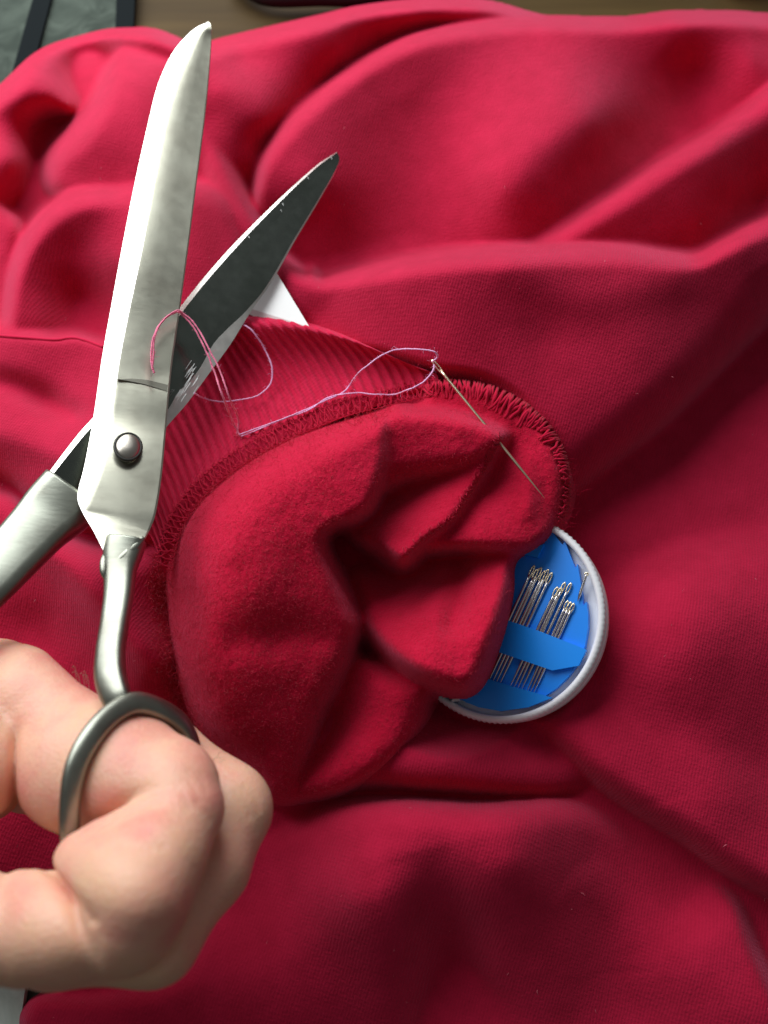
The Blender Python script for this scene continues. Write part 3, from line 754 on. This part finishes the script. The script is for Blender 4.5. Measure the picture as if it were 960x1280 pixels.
tag(blade, 'upper blade with a wide bright bevel on its outer side')
# darker ledge across the blade above the pivot
lg = [(147,474),(160,476),(180,480),(209,489),(210,481),(185,475),(165,473)]
lo_ = flat_poly('ground_step', [(u, v, 6.845 + 2.4 * (40 / 490.0) ** 1.12 - ROLL * (u - 149) / 65.0) for u, v in lg], 0.08, plain('dark_step', (0.16, 0.16, 0.13), 0.45, 0.9), blade)
# pivot
piv = [(0, 15.5), (0.03, 15.5), (0.07, 14.8), (0.11, 12.6), (0.145, 9), (0.16, 4.5), (0.163, 0.5)]
V = []; ns = 28
pc = P1(160, 559, 6.72); ax_u = P1(161, 559, 6.72 - ROLL / 70) - pc; ax_v = P1(160, 558, 6.72) - pc
nn = np.cross(ax_u, ax_v); nn /= np.linalg.norm(nn)
for z, r in [(-0.12, 15.5)] + piv:
    for k_ in range(ns):
        a = k_ * 2 * math.pi / ns
        V.append(pc + ax_u * r * math.cos(a) + ax_v * r * math.sin(a) + nn * z * CM * 0.85)
F = []
for i in range(len(piv)):
    for k_ in range(ns):
        F.append([i * ns + k_, i * ns + (k_ + 1) % ns, (i + 1) * ns + (k_ + 1) % ns, (i + 1) * ns + k_])
F.append([len(piv) * ns + k_ for k_ in range(ns)])
mesh_obj('pivot_rivet', V, F, steel_mat('dull_rivet_steel', (0.55, 0.52, 0.46), (0.42, 0.40, 0.34), 0.34, 0.15), sc)
V_, F_ = tube([pc + nn * 0.0002 + 16.5 * (ax_u * math.cos(a) + ax_v * math.sin(a)) for a in np.linspace(0, 2 * math.pi, 32, endpoint=False)], 0.0004, 6, True)
mesh_obj('rivet_ring', V_, F_, plain('dark_seat', (0.03, 0.03, 0.025), 0.6, 0.3), sc)  # dark ring round the rivet head

# rear blade: left edge, right edge from the tip down past the pivot
RB = [(421,190, 424,195, 6.0),(415,194, 424,203, 6.0),(398,205, 417,219, 6.0),(376,224, 406,238, 6.0),(352,246, 392,262, 6.02),(318,279, 368,302, 6.05),
      (285,313, 341,350, 6.1),(254,348, 312,392, 6.15),(222,388, 287,432, 6.2),(196,424, 262,466, 6.25),(170,456, 234,504, 6.3),
      (140,492, 205,538, 6.35),(118,520, 186,572, 6.35),(100,540, 160,605, 6.35),(78,568, 130,632, 6.35),(63,588, 106,652, 6.35),(52,602, 88,662, 6.35)]
rb = resample(RB, 5); nr = len(rb)
rw = np.hypot(rb[:, 2] - rb[:, 0], rb[:, 3] - rb[:, 1]) / 80.0
def rmix(t, dh): return pix(rb[:, 0] + (rb[:, 2] - rb[:, 0]) * t, rb[:, 1] + (rb[:, 3] - rb[:, 1]) * t, rb[:, 4] + dh - 0.85 * rw * (t - 0.1))
fadeR = np.clip((rb[:, 1] - 330) / 60, 0, 1)[:, None]
e1 = rmix(0.075, 0); e2 = rmix(0.965, -0.05) * (1 - fadeR) + rmix(0.80, -0.05) * fadeR
# worn edge of the lower right side has a ragged border
jag = smooth_noise((nr, 4), 1.2, 5)[:, 0]
e2 = e2 + (rmix(1.0, 0) - rmix(0.0, 0)) * (0.03 * jag * fadeR[:, 0])[:, None]
cols = [rmix(0, -0.10), e1, rmix(0.35, -0.02), rmix(0.65, -0.035), e2, rmix(1.0, -0.07), rmix(1.0, -0.14), rmix(0.5, -0.3), rmix(0.0, -0.26)]
mb = MB(); strip_mesh(mb, cols, True)
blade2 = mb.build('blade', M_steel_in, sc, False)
blade2.data.materials.append(M_edge)
for ci in (0, 4, 5, 8):
    for i in range(nr - 1): blade2.data.polygons[ci * (nr - 1) + i].material_index = 1
tag(blade2, 'lower blade with a dark reflection coloured into its flat inner face and worn bright edge')
# rubbed marks on the dark face: worn, unreadable stamp and scrapes
M_rub = plain('rubbed_bare_steel', (0.30, 0.31, 0.30), 0.55, 0.6)
mk = MB(); r2 = random.Random(3)
axd = np.array([-0.62, 0.78]); pr = np.array([0.78, 0.62])
for i in range(24):
    b0 = np.array([231, 478]) + axd * r2.uniform(-22, 22) + pr * r2.gauss(0, 5)
    ln = r2.uniform(5, 17)
    a = b0 - np.array([0.55, -0.83]) * ln / 2 * -1; c = b0 + np.array([0.55, -0.83]) * ln / 2 * -1
    hA = 6.25 - 0.85 * 0.42
    w = pr * r2.uniform(0.2, 0.6)
    mk.add([P1(*(a - w), hA), P1(*(a + w), hA), P1(*(c + w * .6), hA), P1(*(c - w * .6), hA)], [[0, 1, 2, 3]])
mk.build('worn_stamp', M_rub, blade2, False)
mk = MB()
for i in range(14):
    f = r2.uniform(0.05, 0.62); q = f * (nr - 1); i0 = int(q)
    if not (0.08 < f < 0.36): continue
    tt_ = 0.10 + abs(r2.gauss(0, 0.07))
    u = rb[i0, 0] + (rb[i0, 2] - rb[i0, 0]) * tt_; v = rb[i0, 1] + (rb[i0, 3] - rb[i0, 1]) * tt_
    ln = r2.uniform(0.8, 3.0); w = r2.uniform(0.3, 0.9); h_ = rb[i0, 4] + 0.006 - 0.85 * rw[i0] * (tt_ - 0.1)
    d_ = np.array([0.45, 0.9]); q_ = np.array([0.9, -0.45])
    p = np.array([u, v])
    mk.add([P1(*(p - d_ * ln - q_ * w), h_), P1(*(p - d_ * ln + q_ * w), h_), P1(*(p + d_ * ln + q_ * w * .3), h_), P1(*(p + d_ * ln - q_ * w * .3), h_)], [[0, 1, 2, 3]])
mk.build('edge_nicks', M_rub, blade2, False)

# handles
def pathtube(name, pts, R_px, mat, parent, nseg=16, flat=0.75, power=0.8, n=6, closed=False, up=None):
    A = catmull([(*p, r) for p, r in zip(pts, R_px)], n, closed)
    P = pix(A[:, 0], A[:, 1], A[:, 2])
    R = A[:, 3] * px2m(A[:, 1], A[:, 2])
    V, F = tube(P, R, nseg, closed, flat, up, True, power)
    return mesh_obj(name, V, F, mat, parent)
cf = FWD * -1
pathtube('handle', [(158,676,6.62),(153,694,6.62),(150,716,6.66),(148,745,6.75),(143,780,6.95),(138,815,7.2),(138,845,7.4),(146,872,7.5),(158,886,7.5)],
         [25,24,20,18.5,18,18.5,20,19,14], M_handle, sc, 16, 0.62, 0.72, up=cf)
# diagonal shoulder where the flat blade turns into the handle
pathtube('shoulder', [(179,672,6.72),(168,684,6.78),(152,700,6.80),(140,713,6.76)], [3,6.5,7,3.5], M_handle, sc, 12, 0.8, 0.8)
pathtube('shoulder', [(131,692,6.72),(130,702,6.78),(131,716,6.78),(135,728,6.7)], [2,5,5.5,2], M_handle, sc, 12, 0.8, 0.9)
loop = [(168,880,7.45),(140,893,7.75),(114,921,8.0),(95,958,8.05),(88,1000,7.85),(88,1045,7.45),(98,1088,6.9),(132,1118,6.3),(180,1112,5.85),(222,1066,5.7),(240,1005,5.75),(243,950,5.95),(229,910,6.5),(200,888,7.05)]
lr = [15,14.5,14.5,14,13,12.5,12,12,12,12,11.5,12,13,14]
pathtube('finger_loop', loop, lr, M_handle, sc, 18, 0.8, 0.8, 7, True)
# rear handle leaving the picture at the left
pathtube('handle', [(92,616,6.2),(68,640,6.25),(48,660,6.4),(20,690,6.6),(-20,734,6.9),(-60,775,7.1),(-86,800,7.1)], [44,42,38,36,33,28,20], M_handle, sc, 16, 0.42, 0.6, up=cf)
loop2 = [(-80,800,7.2),(-120,800,7.5),(-170,830,7.5),(-195,890,7.2),(-180,945,6.8),(-130,960,6.5),(-85,920,6.5),(-66,860,6.8)]
pathtube('finger_loop', loop2, [16] * 8, M_handle, sc, 14, 0.8, 0.8, 6, True)

# ------------------------------------------------------------------ hand
def seg_sd(X, Y, Z, a, b, ra, rb_):
    ab = [b[i] - a[i] for i in range(3)]; l2 = sum(q * q for q in ab) + 1e-9
    t = np.clip(((X - a[0]) * ab[0] + (Y - a[1]) * ab[1] + (Z - a[2]) * ab[2]) / l2, 0, 1)
    return np.sqrt((X - a[0] - t * ab[0]) ** 2 + (Y - a[1] - t * ab[1]) ** 2 + (Z - a[2] - t * ab[2]) ** 2) - (ra + t * (rb_ - ra))
def smin(a, b, k):
    h = np.maximum(k - np.abs(a - b), 0) / k
    return np.minimum(a, b) - h * h * h * k / 6.0

KW = 70.0    # photo pixels to a centimetre of height at the hand
def hand_field(X, Y, Z):
    def chain(pts, k):
        d = None
        for (a, b) in zip(pts[:-1], pts[1:]):
            s_ = seg_sd(X, Y, Z, (a[0], a[1], a[2] * KW), (b[0], b[1], b[2] * KW), a[3], b[3])
            d = s_ if d is None else smin(d, s_, k)
        return d
    def cre(d1, d2, dep, w):
        return dep * np.exp(-((d1 - d2) / w) ** 2)
    # index finger through the loop
    prox = chain([(98,956,6.35,90),(150,964,6.85,77),(205,980,7.25,60)], 40)
    mid = chain([(230,1016,7.5,46),(194,1060,7.85,62),(162,1106,8.0,76),(150,1142,7.75,68)], 40)
    mid = smin(mid, chain([(112,1084,7.75,47),(135,1072,7.8,46)], 10), 34)
    d = smin(prox, mid, 5) + cre(prox, mid, 7, 9) * np.clip((205 - X) / 40, 0, 1)
    knuck = chain([(216,984,7.4,58),(220,1002,7.5,57)], 10)
    d = smin(d, knuck, 30)
    dist = chain([(140,1154,7.55,66),(70,1160,7.4,69),(0,1163,7.0,70),(-70,1150,6.3,62)], 40)
    kk = 6 + 54 * np.clip((X - 95) / 40, 0, 1)
    idx_ = smin(d, dist, kk) + cre(d, dist, 8, 9) * np.clip((128 - X) / 30, 0, 1)
    # middle finger behind it
    mf = smin(chain([(60,925,4.9,62),(190,945,5.5,58),(280,1008,5.85,55)], 30), chain([(281,1012,5.9,54),(250,1078,6.2,60),(185,1172,6.7,60)], 30), 40)
    mf = smin(mf, chain([(182,1172,6.7,60),(60,1180,6.3,56),(-40,1165,5.7,48)], 30), 40)
    h_ = smin(idx_, mf, 6) + cre(idx_, mf, 7, 9)
    # ring and little finger, further back
    rf = smin(chain([(60,940,3.9,56),(235,1040,4.5,48)], 20), chain([(235,1040,4.5,48),(150,1150,5.0,48),(20,1150,4.8,44)], 20), 20)
    lf = smin(chain([(20,960,3.1,52),(180,1050,3.5,42)], 20), chain([(180,1050,3.5,42),(110,1130,3.9,42),(0,1130,3.8,38)], 20), 20)
    h_ = smin(h_, smin(rf, lf, 10), 12)
    # back of the hand, palm and wrist beyond the frame
    back = chain([(2,876,5.3,76),(-50,905,5.3,98),(-160,915,5.0,118),(-420,900,4.6,108)], 50)
    h_ = smin(h_, back, 16)
    thenar = chain([(-54,946,6.15,90),(-120,940,5.8,96)], 30)
    h_ = smin(h_, thenar, 7) + cre(prox, thenar, 6, 9)
    web = chain([(20,872,5.9,68),(70,905,6.2,58)], 40)
    h_ = smin(h_, web, 22)
    palm = chain([(-30,965,4.5,66),(-150,1000,4.4,90),(-260,950,4.4,95)], 50)
    h_ = smin(h_, palm, 30)
    # thumb in the other loop
    th = chain([(-190,930,5.8,70),(-150,860,6.6,62),(-105,830,7.1,54),(-80,880,7.0,48)], 20)
    h_ = smin(h_, th, 20)
    def groove(pts, depth, sig, zmin):
        P_ = catmull(pts, 4); x = X[:, :, :1]; y = Y[:, :, :1]
        g, _, _ = polyline_dist(x[..., 0], y[..., 0], P_[:, :2], False)
        arc = 1.0
        return depth * np.exp(-(g / sig) ** 2)[..., None] * np.clip((Z / KW - zmin) / 0.5, 0, 1)
    h_ = h_ + groove([(56,1086),(76,1103),(98,1126),(116,1150)], 7, 6, 7.0)
    h_ = h_ + groove([(198,1006),(170,1016),(135,1032),(104,1046)], 5, 6, 6.6)
    h_ = h_ + groove([(150,1058),(180,1062),(205,1058)], 1.2, 6, 7.5)
    h_ = h_ + groove([(0,905),(14,885),(40,868)], 2.0, 12, 5.5)
    for pts in ([(236,962),(250,972),(258,988)], [(226,968),(240,982),(248,1000)], [(244,1004),(254,1012),(262,1024)], [(222,984),(232,996),(236,1010)]):
        h_ = h_ + groove(pts, 1.1, 4.5, 7.0)
    for pts in ([(306,985),(318,996),(322,1012)], [(296,992),(308,1004),(312,1020)], [(316,1018),(322,1026),(322,1038)]):
        h_ = h_ + groove(pts, 1.1, 4.5, 5.5)
    return h_

def surface_nets(fn, lo, hi, step):
    xs = [np.arange(lo[i], hi[i] + step, step) for i in range(3)]
    X, Y, Z = np.meshgrid(*xs, indexing='ij')
    D = fn(X, Y, Z).astype(np.float64)
    nx, ny, nz = D.shape
    D[0] = D[-1] = np.maximum(D[0], 0.5 * step); D[:, 0] = np.maximum(D[:, 0], 1); D[:, -1] = np.maximum(D[:, -1], 1); D[:, :, 0] = np.maximum(D[:, :, 0], 1); D[:, :, -1] = np.maximum(D[:, :, -1], 1)
    D[0] = np.maximum(D[0], 1); D[-1] = np.maximum(D[-1], 1)
    ins_ = D < 0
    acc = np.zeros((nx - 1, ny - 1, nz - 1, 3)); cnt = np.zeros((nx - 1, ny - 1, nz - 1))
    cor = [(a, b, c) for a in (0, 1) for b in (0, 1) for c in (0, 1)]
    def sub(A, o): return A[o[0]:nx - 1 + o[0], o[1]:ny - 1 + o[1], o[2]:nz - 1 + o[2]]
    for o in cor:
        for ax in range(3):
            if o[ax] == 0:
                p = list(o); p[ax] = 1
                d0 = sub(D, o); d1 = sub(D, p)
                cr = (d0 < 0) != (d1 < 0)
                t = np.where(cr, d0 / np.where(cr, d0 - d1, 1), 0)
                for b in range(3):
                    acc[..., b] += np.where(cr, o[b] + (t if b == ax else 0), 0)
                cnt += cr
    act = cnt > 0
    ids = np.full(act.shape, -1); ids[act] = np.arange(act.sum())
    ii = np.argwhere(act)
    Vt = (ii + acc[act] / cnt[act][:, None]) * step + np.array(lo)
    Fs = []
    for ax in range(3):
        b, c = (ax + 1) % 3, (ax + 2) % 3
        A = np.moveaxis(ins_, (ax, b, c), (0, 1, 2)); I = np.moveaxis(ids, (ax, b, c), (0, 1, 2))
        cr = A[:-1, 1:-1, 1:-1] != A[1:, 1:-1, 1:-1]
        q = np.argwhere(cr)
        i, j, k_ = q[:, 0], q[:, 1] + 1, q[:, 2] + 1
        quad = np.stack([I[i, j - 1, k_ - 1], I[i, j, k_ - 1], I[i, j, k_], I[i, j - 1, k_]], 1)
        flip = ~A[i, j, k_]
        quad[flip] = quad[flip][:, ::-1]
        Fs.append(quad)
    return Vt, np.concatenate(Fs)
Vh, Fh = surface_nets(hand_field, (-440, 770, 2.2 * KW), (350, 1262, 9.6 * KW), 3.3)
Wh = pix(Vh[:, 0], Vh[:, 1], Vh[:, 2] / KW)
def skin_mat():
    m, nt, b = new_mat('fair_skin'); L = nt.links
    tc = N(nt, 'ShaderNodeTexCoord')
    n1 = N(nt, 'ShaderNodeTexNoise', Scale=70.0, Detail=4.0, Roughness=0.55)
    L.new(tc.outputs['Object'], n1.inputs[0])
    r = ramp(nt, n1.outputs['Fac'], [(0.28, (0.82, 0.52, 0.33)), (0.50, (0.84, 0.47, 0.33)), (0.70, (0.82, 0.33, 0.26))])
    n2 = N(nt, 'ShaderNodeTexNoise', Scale=900.0, Detail=3.0); L.new(tc.outputs['Object'], n2.inputs[0])
    mx = N(nt, 'ShaderNodeMixRGB', blend_type='MULTIPLY'); mx.inputs[0].default_value = 0.12
    L.new(r.outputs[0], mx.inputs[1]); L.new(n2.outputs['Fac'], mx.inputs[2])
    L.new(mx.outputs[0], b.inputs['Base Color'])
    b.inputs['Roughness'].default_value = 0.46
    b.inputs['Specular IOR Level'].default_value = 0.4
    b.inputs['Subsurface Weight'].default_value = 0.6
    b.inputs['Subsurface Radius'].default_value = (1.0, 0.35, 0.16)
    b.inputs['Subsurface Scale'].default_value = 0.0028
    v = N(nt, 'ShaderNodeTexVoronoi', Scale=1300.0); L.new(tc.outputs['Object'], v.inputs[0])
    ad = N(nt, 'ShaderNodeMath', operation='ADD'); L.new(v.outputs['Distance'], ad.inputs[0]); L.new(n2.outputs['Fac'], ad.inputs[1])
    bp = N(nt, 'ShaderNodeBump', Strength=0.2, Distance=0.0004); L.new(ad.outputs[0], bp.inputs['Height']); L.new(bp.outputs[0], b.inputs['Normal'])
    return m
M_skin = skin_mat()
hand = mesh_obj('hand', Wh, Fh, M_skin, None)
tag(hand, 'bare hand gripping the scissors with one finger bent through the lower loop', 'hand')
sm_ = hand.modifiers.new('smooth', 'SMOOTH'); sm_.factor = 0.5; sm_.iterations = 2
hair = MB()
for (u, v, h_) in [(96,836,6.6),(101,840,6.6),(106,842,6.6),(112,846,6.6),(108,838,6.5),(262,945,6.3),(272,952,6.3),(268,942,6.2)]:
    d_ = np.array([-6 if u < 200 else 7, -9, 0]) + rng.normal(0, 2, 3)
    pts = [P1(u, v + 17, h_), P1(u + d_[0] * .6, v + 8 + d_[1] * .7, h_ + .05), P1(u + d_[0] * 1.3, v + 8 + d_[1], h_ + .08), P1(u + d_[0] * 1.7, v + 8 + d_[1] * .8, h_ + .08)]
    hair.add(*tube(catmull(pts, 3), 0.00004, 4))
o = hair.build('hair', plain('light_body_hair', (0.35, 0.24, 0.16), 0.5), hand); tag(o, kind='stuff')

# ------------------------------------------------------------------ needle case
cn = P1(624, 769, 2.5)
RIGHT = np.array([1.0, 0, 0])
th_ = math.radians(29)
ncam = np.array([-0.87 * math.sin(th_), 0.49 * math.sin(th_), math.cos(th_)])
def cam2w(a): return a[0] * RIGHT + a[1] * UPV - a[2] * FWD
nz = cam2w(ncam); nz /= np.linalg.norm(nz)
nx = RIGHT - nz * RIGHT.dot(nz); nx /= np.linalg.norm(nx); ny = np.cross(nz, nx)
case_R = 131.5 * px2m(771, 2.5)
case = empty('needle_case', cn, 'round blue and white plastic needle case under the sleeve opening', 'needle case')
def cpt(x, y, z): return cn + nx * x + ny * y + nz * z
def c_from_px(u, v, z=0.0):
    """point of the case plane (raised z metres) seen at pixel u,v -> local x,y"""
    d = ((u - 480.0) / FPX) * RIGHT + ((640.0 - v) / FPX) * UPV + FWD
    o_ = CAM * CM
    t = (cn + nz * z - o_).dot(nz) / d.dot(nz)
    p = o_ + d * t - cn
    return p.dot(nx), p.dot(ny)
def lathe_case(name, prof, mat, ns=144, teeth=None):
    V = []; F = []
    for i, (r, z) in enumerate(prof):
        for k_ in range(ns):
            a = k_ * 2 * math.pi / ns
            rr = r + (teeth if (teeth and i in (2, 3, 4) and k_ % 2) else 0)
            V.append(cpt(rr * math.cos(a), rr * math.sin(a), z))
    n = len(prof)
    for i in range(n):
        j = (i + 1) % n
        for k_ in range(ns):
            l = (k_ + 1) % ns
            F.append([i * ns + k_, i * ns + l, j * ns + l, j * ns + k_])
    return mesh_obj(name, V, F, mat, case)
m_, nt_, b_ = new_mat('white_case_plastic')
b_.inputs['Base Color'].default_value = (0.90, 0.92, 0.96, 1); b_.inputs['Roughness'].default_value = 0.32
b_.inputs['Subsurface Weight'].default_value = 0.25; b_.inputs['Subsurface Radius'].default_value = (1, 1, 1); b_.inputs['Subsurface Scale'].default_value = 0.001
M_white = m_
R_ = case_R
lathe_case('rim', [(R_ - 0.0020, -0.0022), (R_ - 0.0018, 0.0008), (R_ - 0.0012, 0.0013), (R_ - 0.0003, 0.0008), (R_, -0.0003), (R_ - 0.0004, -0.0012), (R_ - 0.0003, -0.002)], M_white, 240, 0.00028)
lathe_case('base', [(0.0005, -0.0062), (R_ - 0.0012, -0.0062), (R_ - 0.0001, -0.0052), (R_ - 0.0002, -0.0026), (R_ - 0.0012, -0.0022), (R_ - 0.003, -0.0022), (0.0005, -0.0022)], M_white, 120)
lathe_case('groove', [(R_ - 0.001, -0.0024), (R_ - 0.0007, -0.0024), (R_ - 0.0007, -0.0019), (R_ - 0.001, -0.0019)], plain('case_joint', (0.10, 0.10, 0.16), 0.6), 120)
def case_sheet(name, pts, z0, z1, mat, parent=None, n=0):
    A = np.array([c_from_px(u, v, z1) for u, v in pts])
    if n: A = catmull(A, n, True)
    m = len(A)
    V = [cpt(x, y, z1) for x, y in A] + [cpt(x, y, z0) for x, y in A]
    F = [list(range(m))[::-1], list(range(m, 2 * m))] + [[i, (i + 1) % m, m + (i + 1) % m, m + i] for i in range(m)]
    o = mesh_obj(name, V, F, mat, parent or case, False)
    bm_ = bmesh.new(); bm_.from_mesh(o.data); bmesh.ops.recalc_face_normals(bm_, faces=bm_.faces); bm_.to_mesh(o.data); bm_.free()
    return o
M_blue = plain('bright_blue_card', (0.0, 0.27, 1.0), 0.42)
arc = [(731,808),(723,828),(711,845),(696,860),(680,871),(660,882),(640,886),(620,886),(600,883),(582,878)]
card_px = [(680,655),(692,667),(703,681),(706,676),(712,692),(719,710),(722,705),(725,724),(727,740),(729,757),(733,752),(735,767),(735,785)] + arc + [(568,858),(540,820),(525,770),(535,720),(570,680),(620,655),(660,648)]
case_sheet('blue_card', card_px, -0.0020, 0.0000, M_blue)
M_blue2 = plain('blue_band_card', (0.0, 0.29, 1.0), 0.38)
case_sheet('band', [(560,742),(636,776),(672,788),(705,801),(733,812),(723,832),(690,838),(655,826),(602,808),(545,790)], 0.0002, 0.0014, M_blue2)
case_sheet('band', [(560,838),(604,847),(640,858),(676,868),(690,872),(660,884),(625,889),(598,884),(572,873)], 0.0002, 0.0014, M_blue2)
case_sheet('band', [(590,672),(640,668),(668,684),(680,680),(672,697),(640,690),(600,700)], 0.0002, 0.0014, M_blue2)
case_sheet('clip', [(570,862),(578,864),(574,876),(564,877)], 0.0001, 0.0014, M_white)

# sewing needles slipped under the bands
M_nd = steel_mat('bright_needle_steel', (0.75, 0.74, 0.74), (0.62, 0.6, 0.6), 0.2, 0.05)
M_eye = plain('gilded_needle_eye', (0.95, 0.85, 0.60), 0.22, 1.0)
def make_needle(root, pts_m, r, parent_mats=(M_nd, M_eye)):
    """eye end first"""
    p = np.asarray(pts_m); L_ = np.linalg.norm(p[-1] - p[0])
    t = np.linspace(0, 1, 26)
    P = p[0] + (p[-1] - p[0]) * t[:, None] if len(p) == 2 else np.array([np.interp(t, np.linspace(0, 1, len(p)), p[:, i]) for i in range(3)]).T
    rad = r * np.where(t < 0.75, 1.0, np.clip((1 - t) / 0.25, 0.06, 1) ** 0.7)
    i0 = 3
    V, F = tube(P[i0 - 1:], rad[i0 - 1:], 8); mesh_obj('shaft', V, F, parent_mats[0], root)
    d = (P[-1] - P[0]) / L_; s_ = np.cross(d, nz if root.get('group') else -FWD); s_ /= np.linalg.norm(s_)
    a = P[0]; b = P[i0]
    ring = [a, a * .75 + b * .25 + s_ * r * 0.85, a * .35 + b * .65 + s_ * r * 0.85, b, a * .35 + b * .65 - s_ * r * 0.85, a * .75 + b * .25 - s_ * r * 0.85]
    V, F = tube(catmull(ring, 4, True), r * 0.55, 6, True); mesh_obj('eye', V, F, parent_mats[1], root)
GROUP = 'sewing needles held in the blue case'
needle_specs = []
for i in range(6): needle_specs.append((668 + i * 4.4, 707 + i * 1.2 + (3 if i % 2 else 0), 600 + i * 4.4, 853 + i * 1.6, 'six', i))
for i in range(4): needle_specs.append((697 + i * 4.6 + (3 if i == 3 else 0), 731 + (-4 if i > 1 else 3) + i * .6, 636 + i * 4.6, 862 + i * 1.5, 'four', i))
for i in range(3): needle_specs.append((710 + i * 3.8, 751 + i * 1.6, 657 + i * 4.0, 868 + i * 1.2, 'three', i))
needle_specs.append((733.5, 716, 722, 752, 'one', 0))
words_ = {'six': ['outermost on the left', 'second from the left', 'third from the left', 'fourth from the left', 'fifth from the left', 'outermost on the right'],
          'four': ['outermost on the left', 'second from the left', 'third from the left', 'longest, outermost on the right'],
          'three': ['outermost on the left', 'the middle one', 'outermost on the right']}
for (u0_, v0_, u1_, v1_, kind, i) in needle_specs:
    zz = 0.0006
    x0, y0 = c_from_px(u0_, v0_, zz); x1, y1 = c_from_px(u1_, v1_, zz)
    a = cpt(x0, y0, zz); b = cpt(x1, y1, zz)
    if kind == 'one': lab = 'single short needle by the white edge of the blue case'
    else: lab = 'needle in the cluster of %s in the blue case, %s' % (kind, words_[kind][i])
    r = empty('sewing_needle', a, lab, 'needle', GROUP)
    make_needle(r, [a, b], 0.00040 if kind != 'three' else 0.00036)

# ------------------------------------------------------------------ threaded needle in the sleeve
na = P1(540, 450, 5.75); nb = P1(681, 623, 5.08)
thn = empty('threaded_needle', na, 'long threaded needle pinned through the red sleeve opening', 'needle')
make_needle(thn, [na, nb], 0.00042, (plain('gilt_needle', (0.86, 0.72, 0.52), 0.28, 1.0), M_eye))

M_lilac = plain('lilac_thread', (0.86, 0.46, 0.78), 0.6, Sheen_Weight=0.4)
def on(u, v, dh=0.08): return P1(u, v, float(max(surf_h(u, v), cuff_h(u, v))) + dh)
# cuff height lookup from the lofted mesh
cu_u, cu_v, cu_h = [], [], []
def cuff_h(u, v):
    return float(np.interp(np.hypot(CU - u, CV - v).min(), [0, 8, 30], [1, 1, 0]) * CH[np.argmin(np.hypot(CU - u, CV - v))])
Pc = (Vc.reshape(-1, 3)[::7] / CM) - CAM
dc = Pc @ FWD; CU = Pc @ RIGHT / dc * FPX + 480; CV = 640 - Pc @ UPV / dc * FPX; CH = depth0(CV) - dc
tr = MB()
def strand(pts, r=0.00026):
    A = catmull(pts, 14)
    A = A + np.stack([np.convolve(np.pad(rng.normal(0, 0.00012, len(A)), 3, mode='edge'), np.ones(7) / 7, 'valid') for _ in range(3)], 1)
    ph = np.cumsum(np.r_[0, np.linalg.norm(np.diff(A, axis=0), axis=1)]) / 0.0012 * 2 * math.pi
    for sgn in (0, math.pi):
        off = np.stack([np.cos(ph + sgn), np.sin(ph + sgn), np.cos(ph + sgn + 1.3)], 1) * r * 0.45
        tr.add(*tube(A + off, r * 0.68 * (1 + 0.12 * rng.normal(0, 1, len(A)).clip(-1.5, 1.5)), 5))
    for _ in range(int(len(A) * 0.5)):
        q = A[rng.integers(len(A))]; e = q + rng.normal(0, 0.0006, 3); m_ = (q + e) / 2 + rng.normal(0, 0.0002, 3)
        tr.add(*tube(np.array([q, m_, e]), 0.00003, 3))
strand([P1(541,452,5.8), P1(547,446,6.05), P1(543,440,6.4), P1(528,437,6.4), P1(505,436,6.2), P1(488,439,6.1), P1(470,449,6.0), P1(450,465,5.7), on(438,480,.25), on(428,491,.2), on(400,504,.2), on(380,513,.18), on(350,525,.16), on(328,533,.14), on(300,543,.1)])
strand([P1(543,456,5.8), P1(540,466,5.8), P1(527,479,5.9), P1(510,487,5.9), on(493,493,.25), on(470,493,.25), on(450,491,.22), on(430,493,.22), on(410,497,.2), on(385,513,.14), on(352,525,.1), on(320,538,.1), on(302,545,.08)])
# loop at the end of the thread
strand([on(301,404,.3), on(316,414,.35), on(331,436,.4), on(340,460,.4), on(338,480,.35), on(322,494,.3), on(300,500,.3), on(275,502,.3), on(255,498,.4), P1(243,492,6.25)])
thread = tr.build('thread', M_lilac, None)
tag(thread, 'lilac thread looping from the needle eye across the cuff to the blades', 'thread')
M_pink = plain('pink_thread', (0.85, 0.17, 0.32), 0.65, Sheen_Weight=0.4)
tr = MB()
strand([on(300,545,.1), on(292,530,.4), P1(280,500,6.2), P1(268,465,6.45), P1(258,440,6.6), P1(244,412,6.8), P1(228,394,6.95), P1(221,390,7.15), P1(207,398,7.25), P1(196,412,7.32), P1(190,430,7.3), P1(189,450,7.2), P1(192,466,7.1)], 0.00028)
strand([on(296,543,.1), on(298,524,.4), P1(288,500,6.15), P1(274,462,6.5), P1(262,438,6.65), P1(246,408,6.85), P1(230,393,6.98), P1(223,388,7.2), P1(209,395,7.3), P1(199,408,7.34), P1(193,425,7.3), P1(192,445,7.22), P1(190,462,7.12)], 0.00026)
pt = tr.build('double_strand', M_pink, thread)
tag(pt, 'pink doubled stretch of thread caught between the blades')
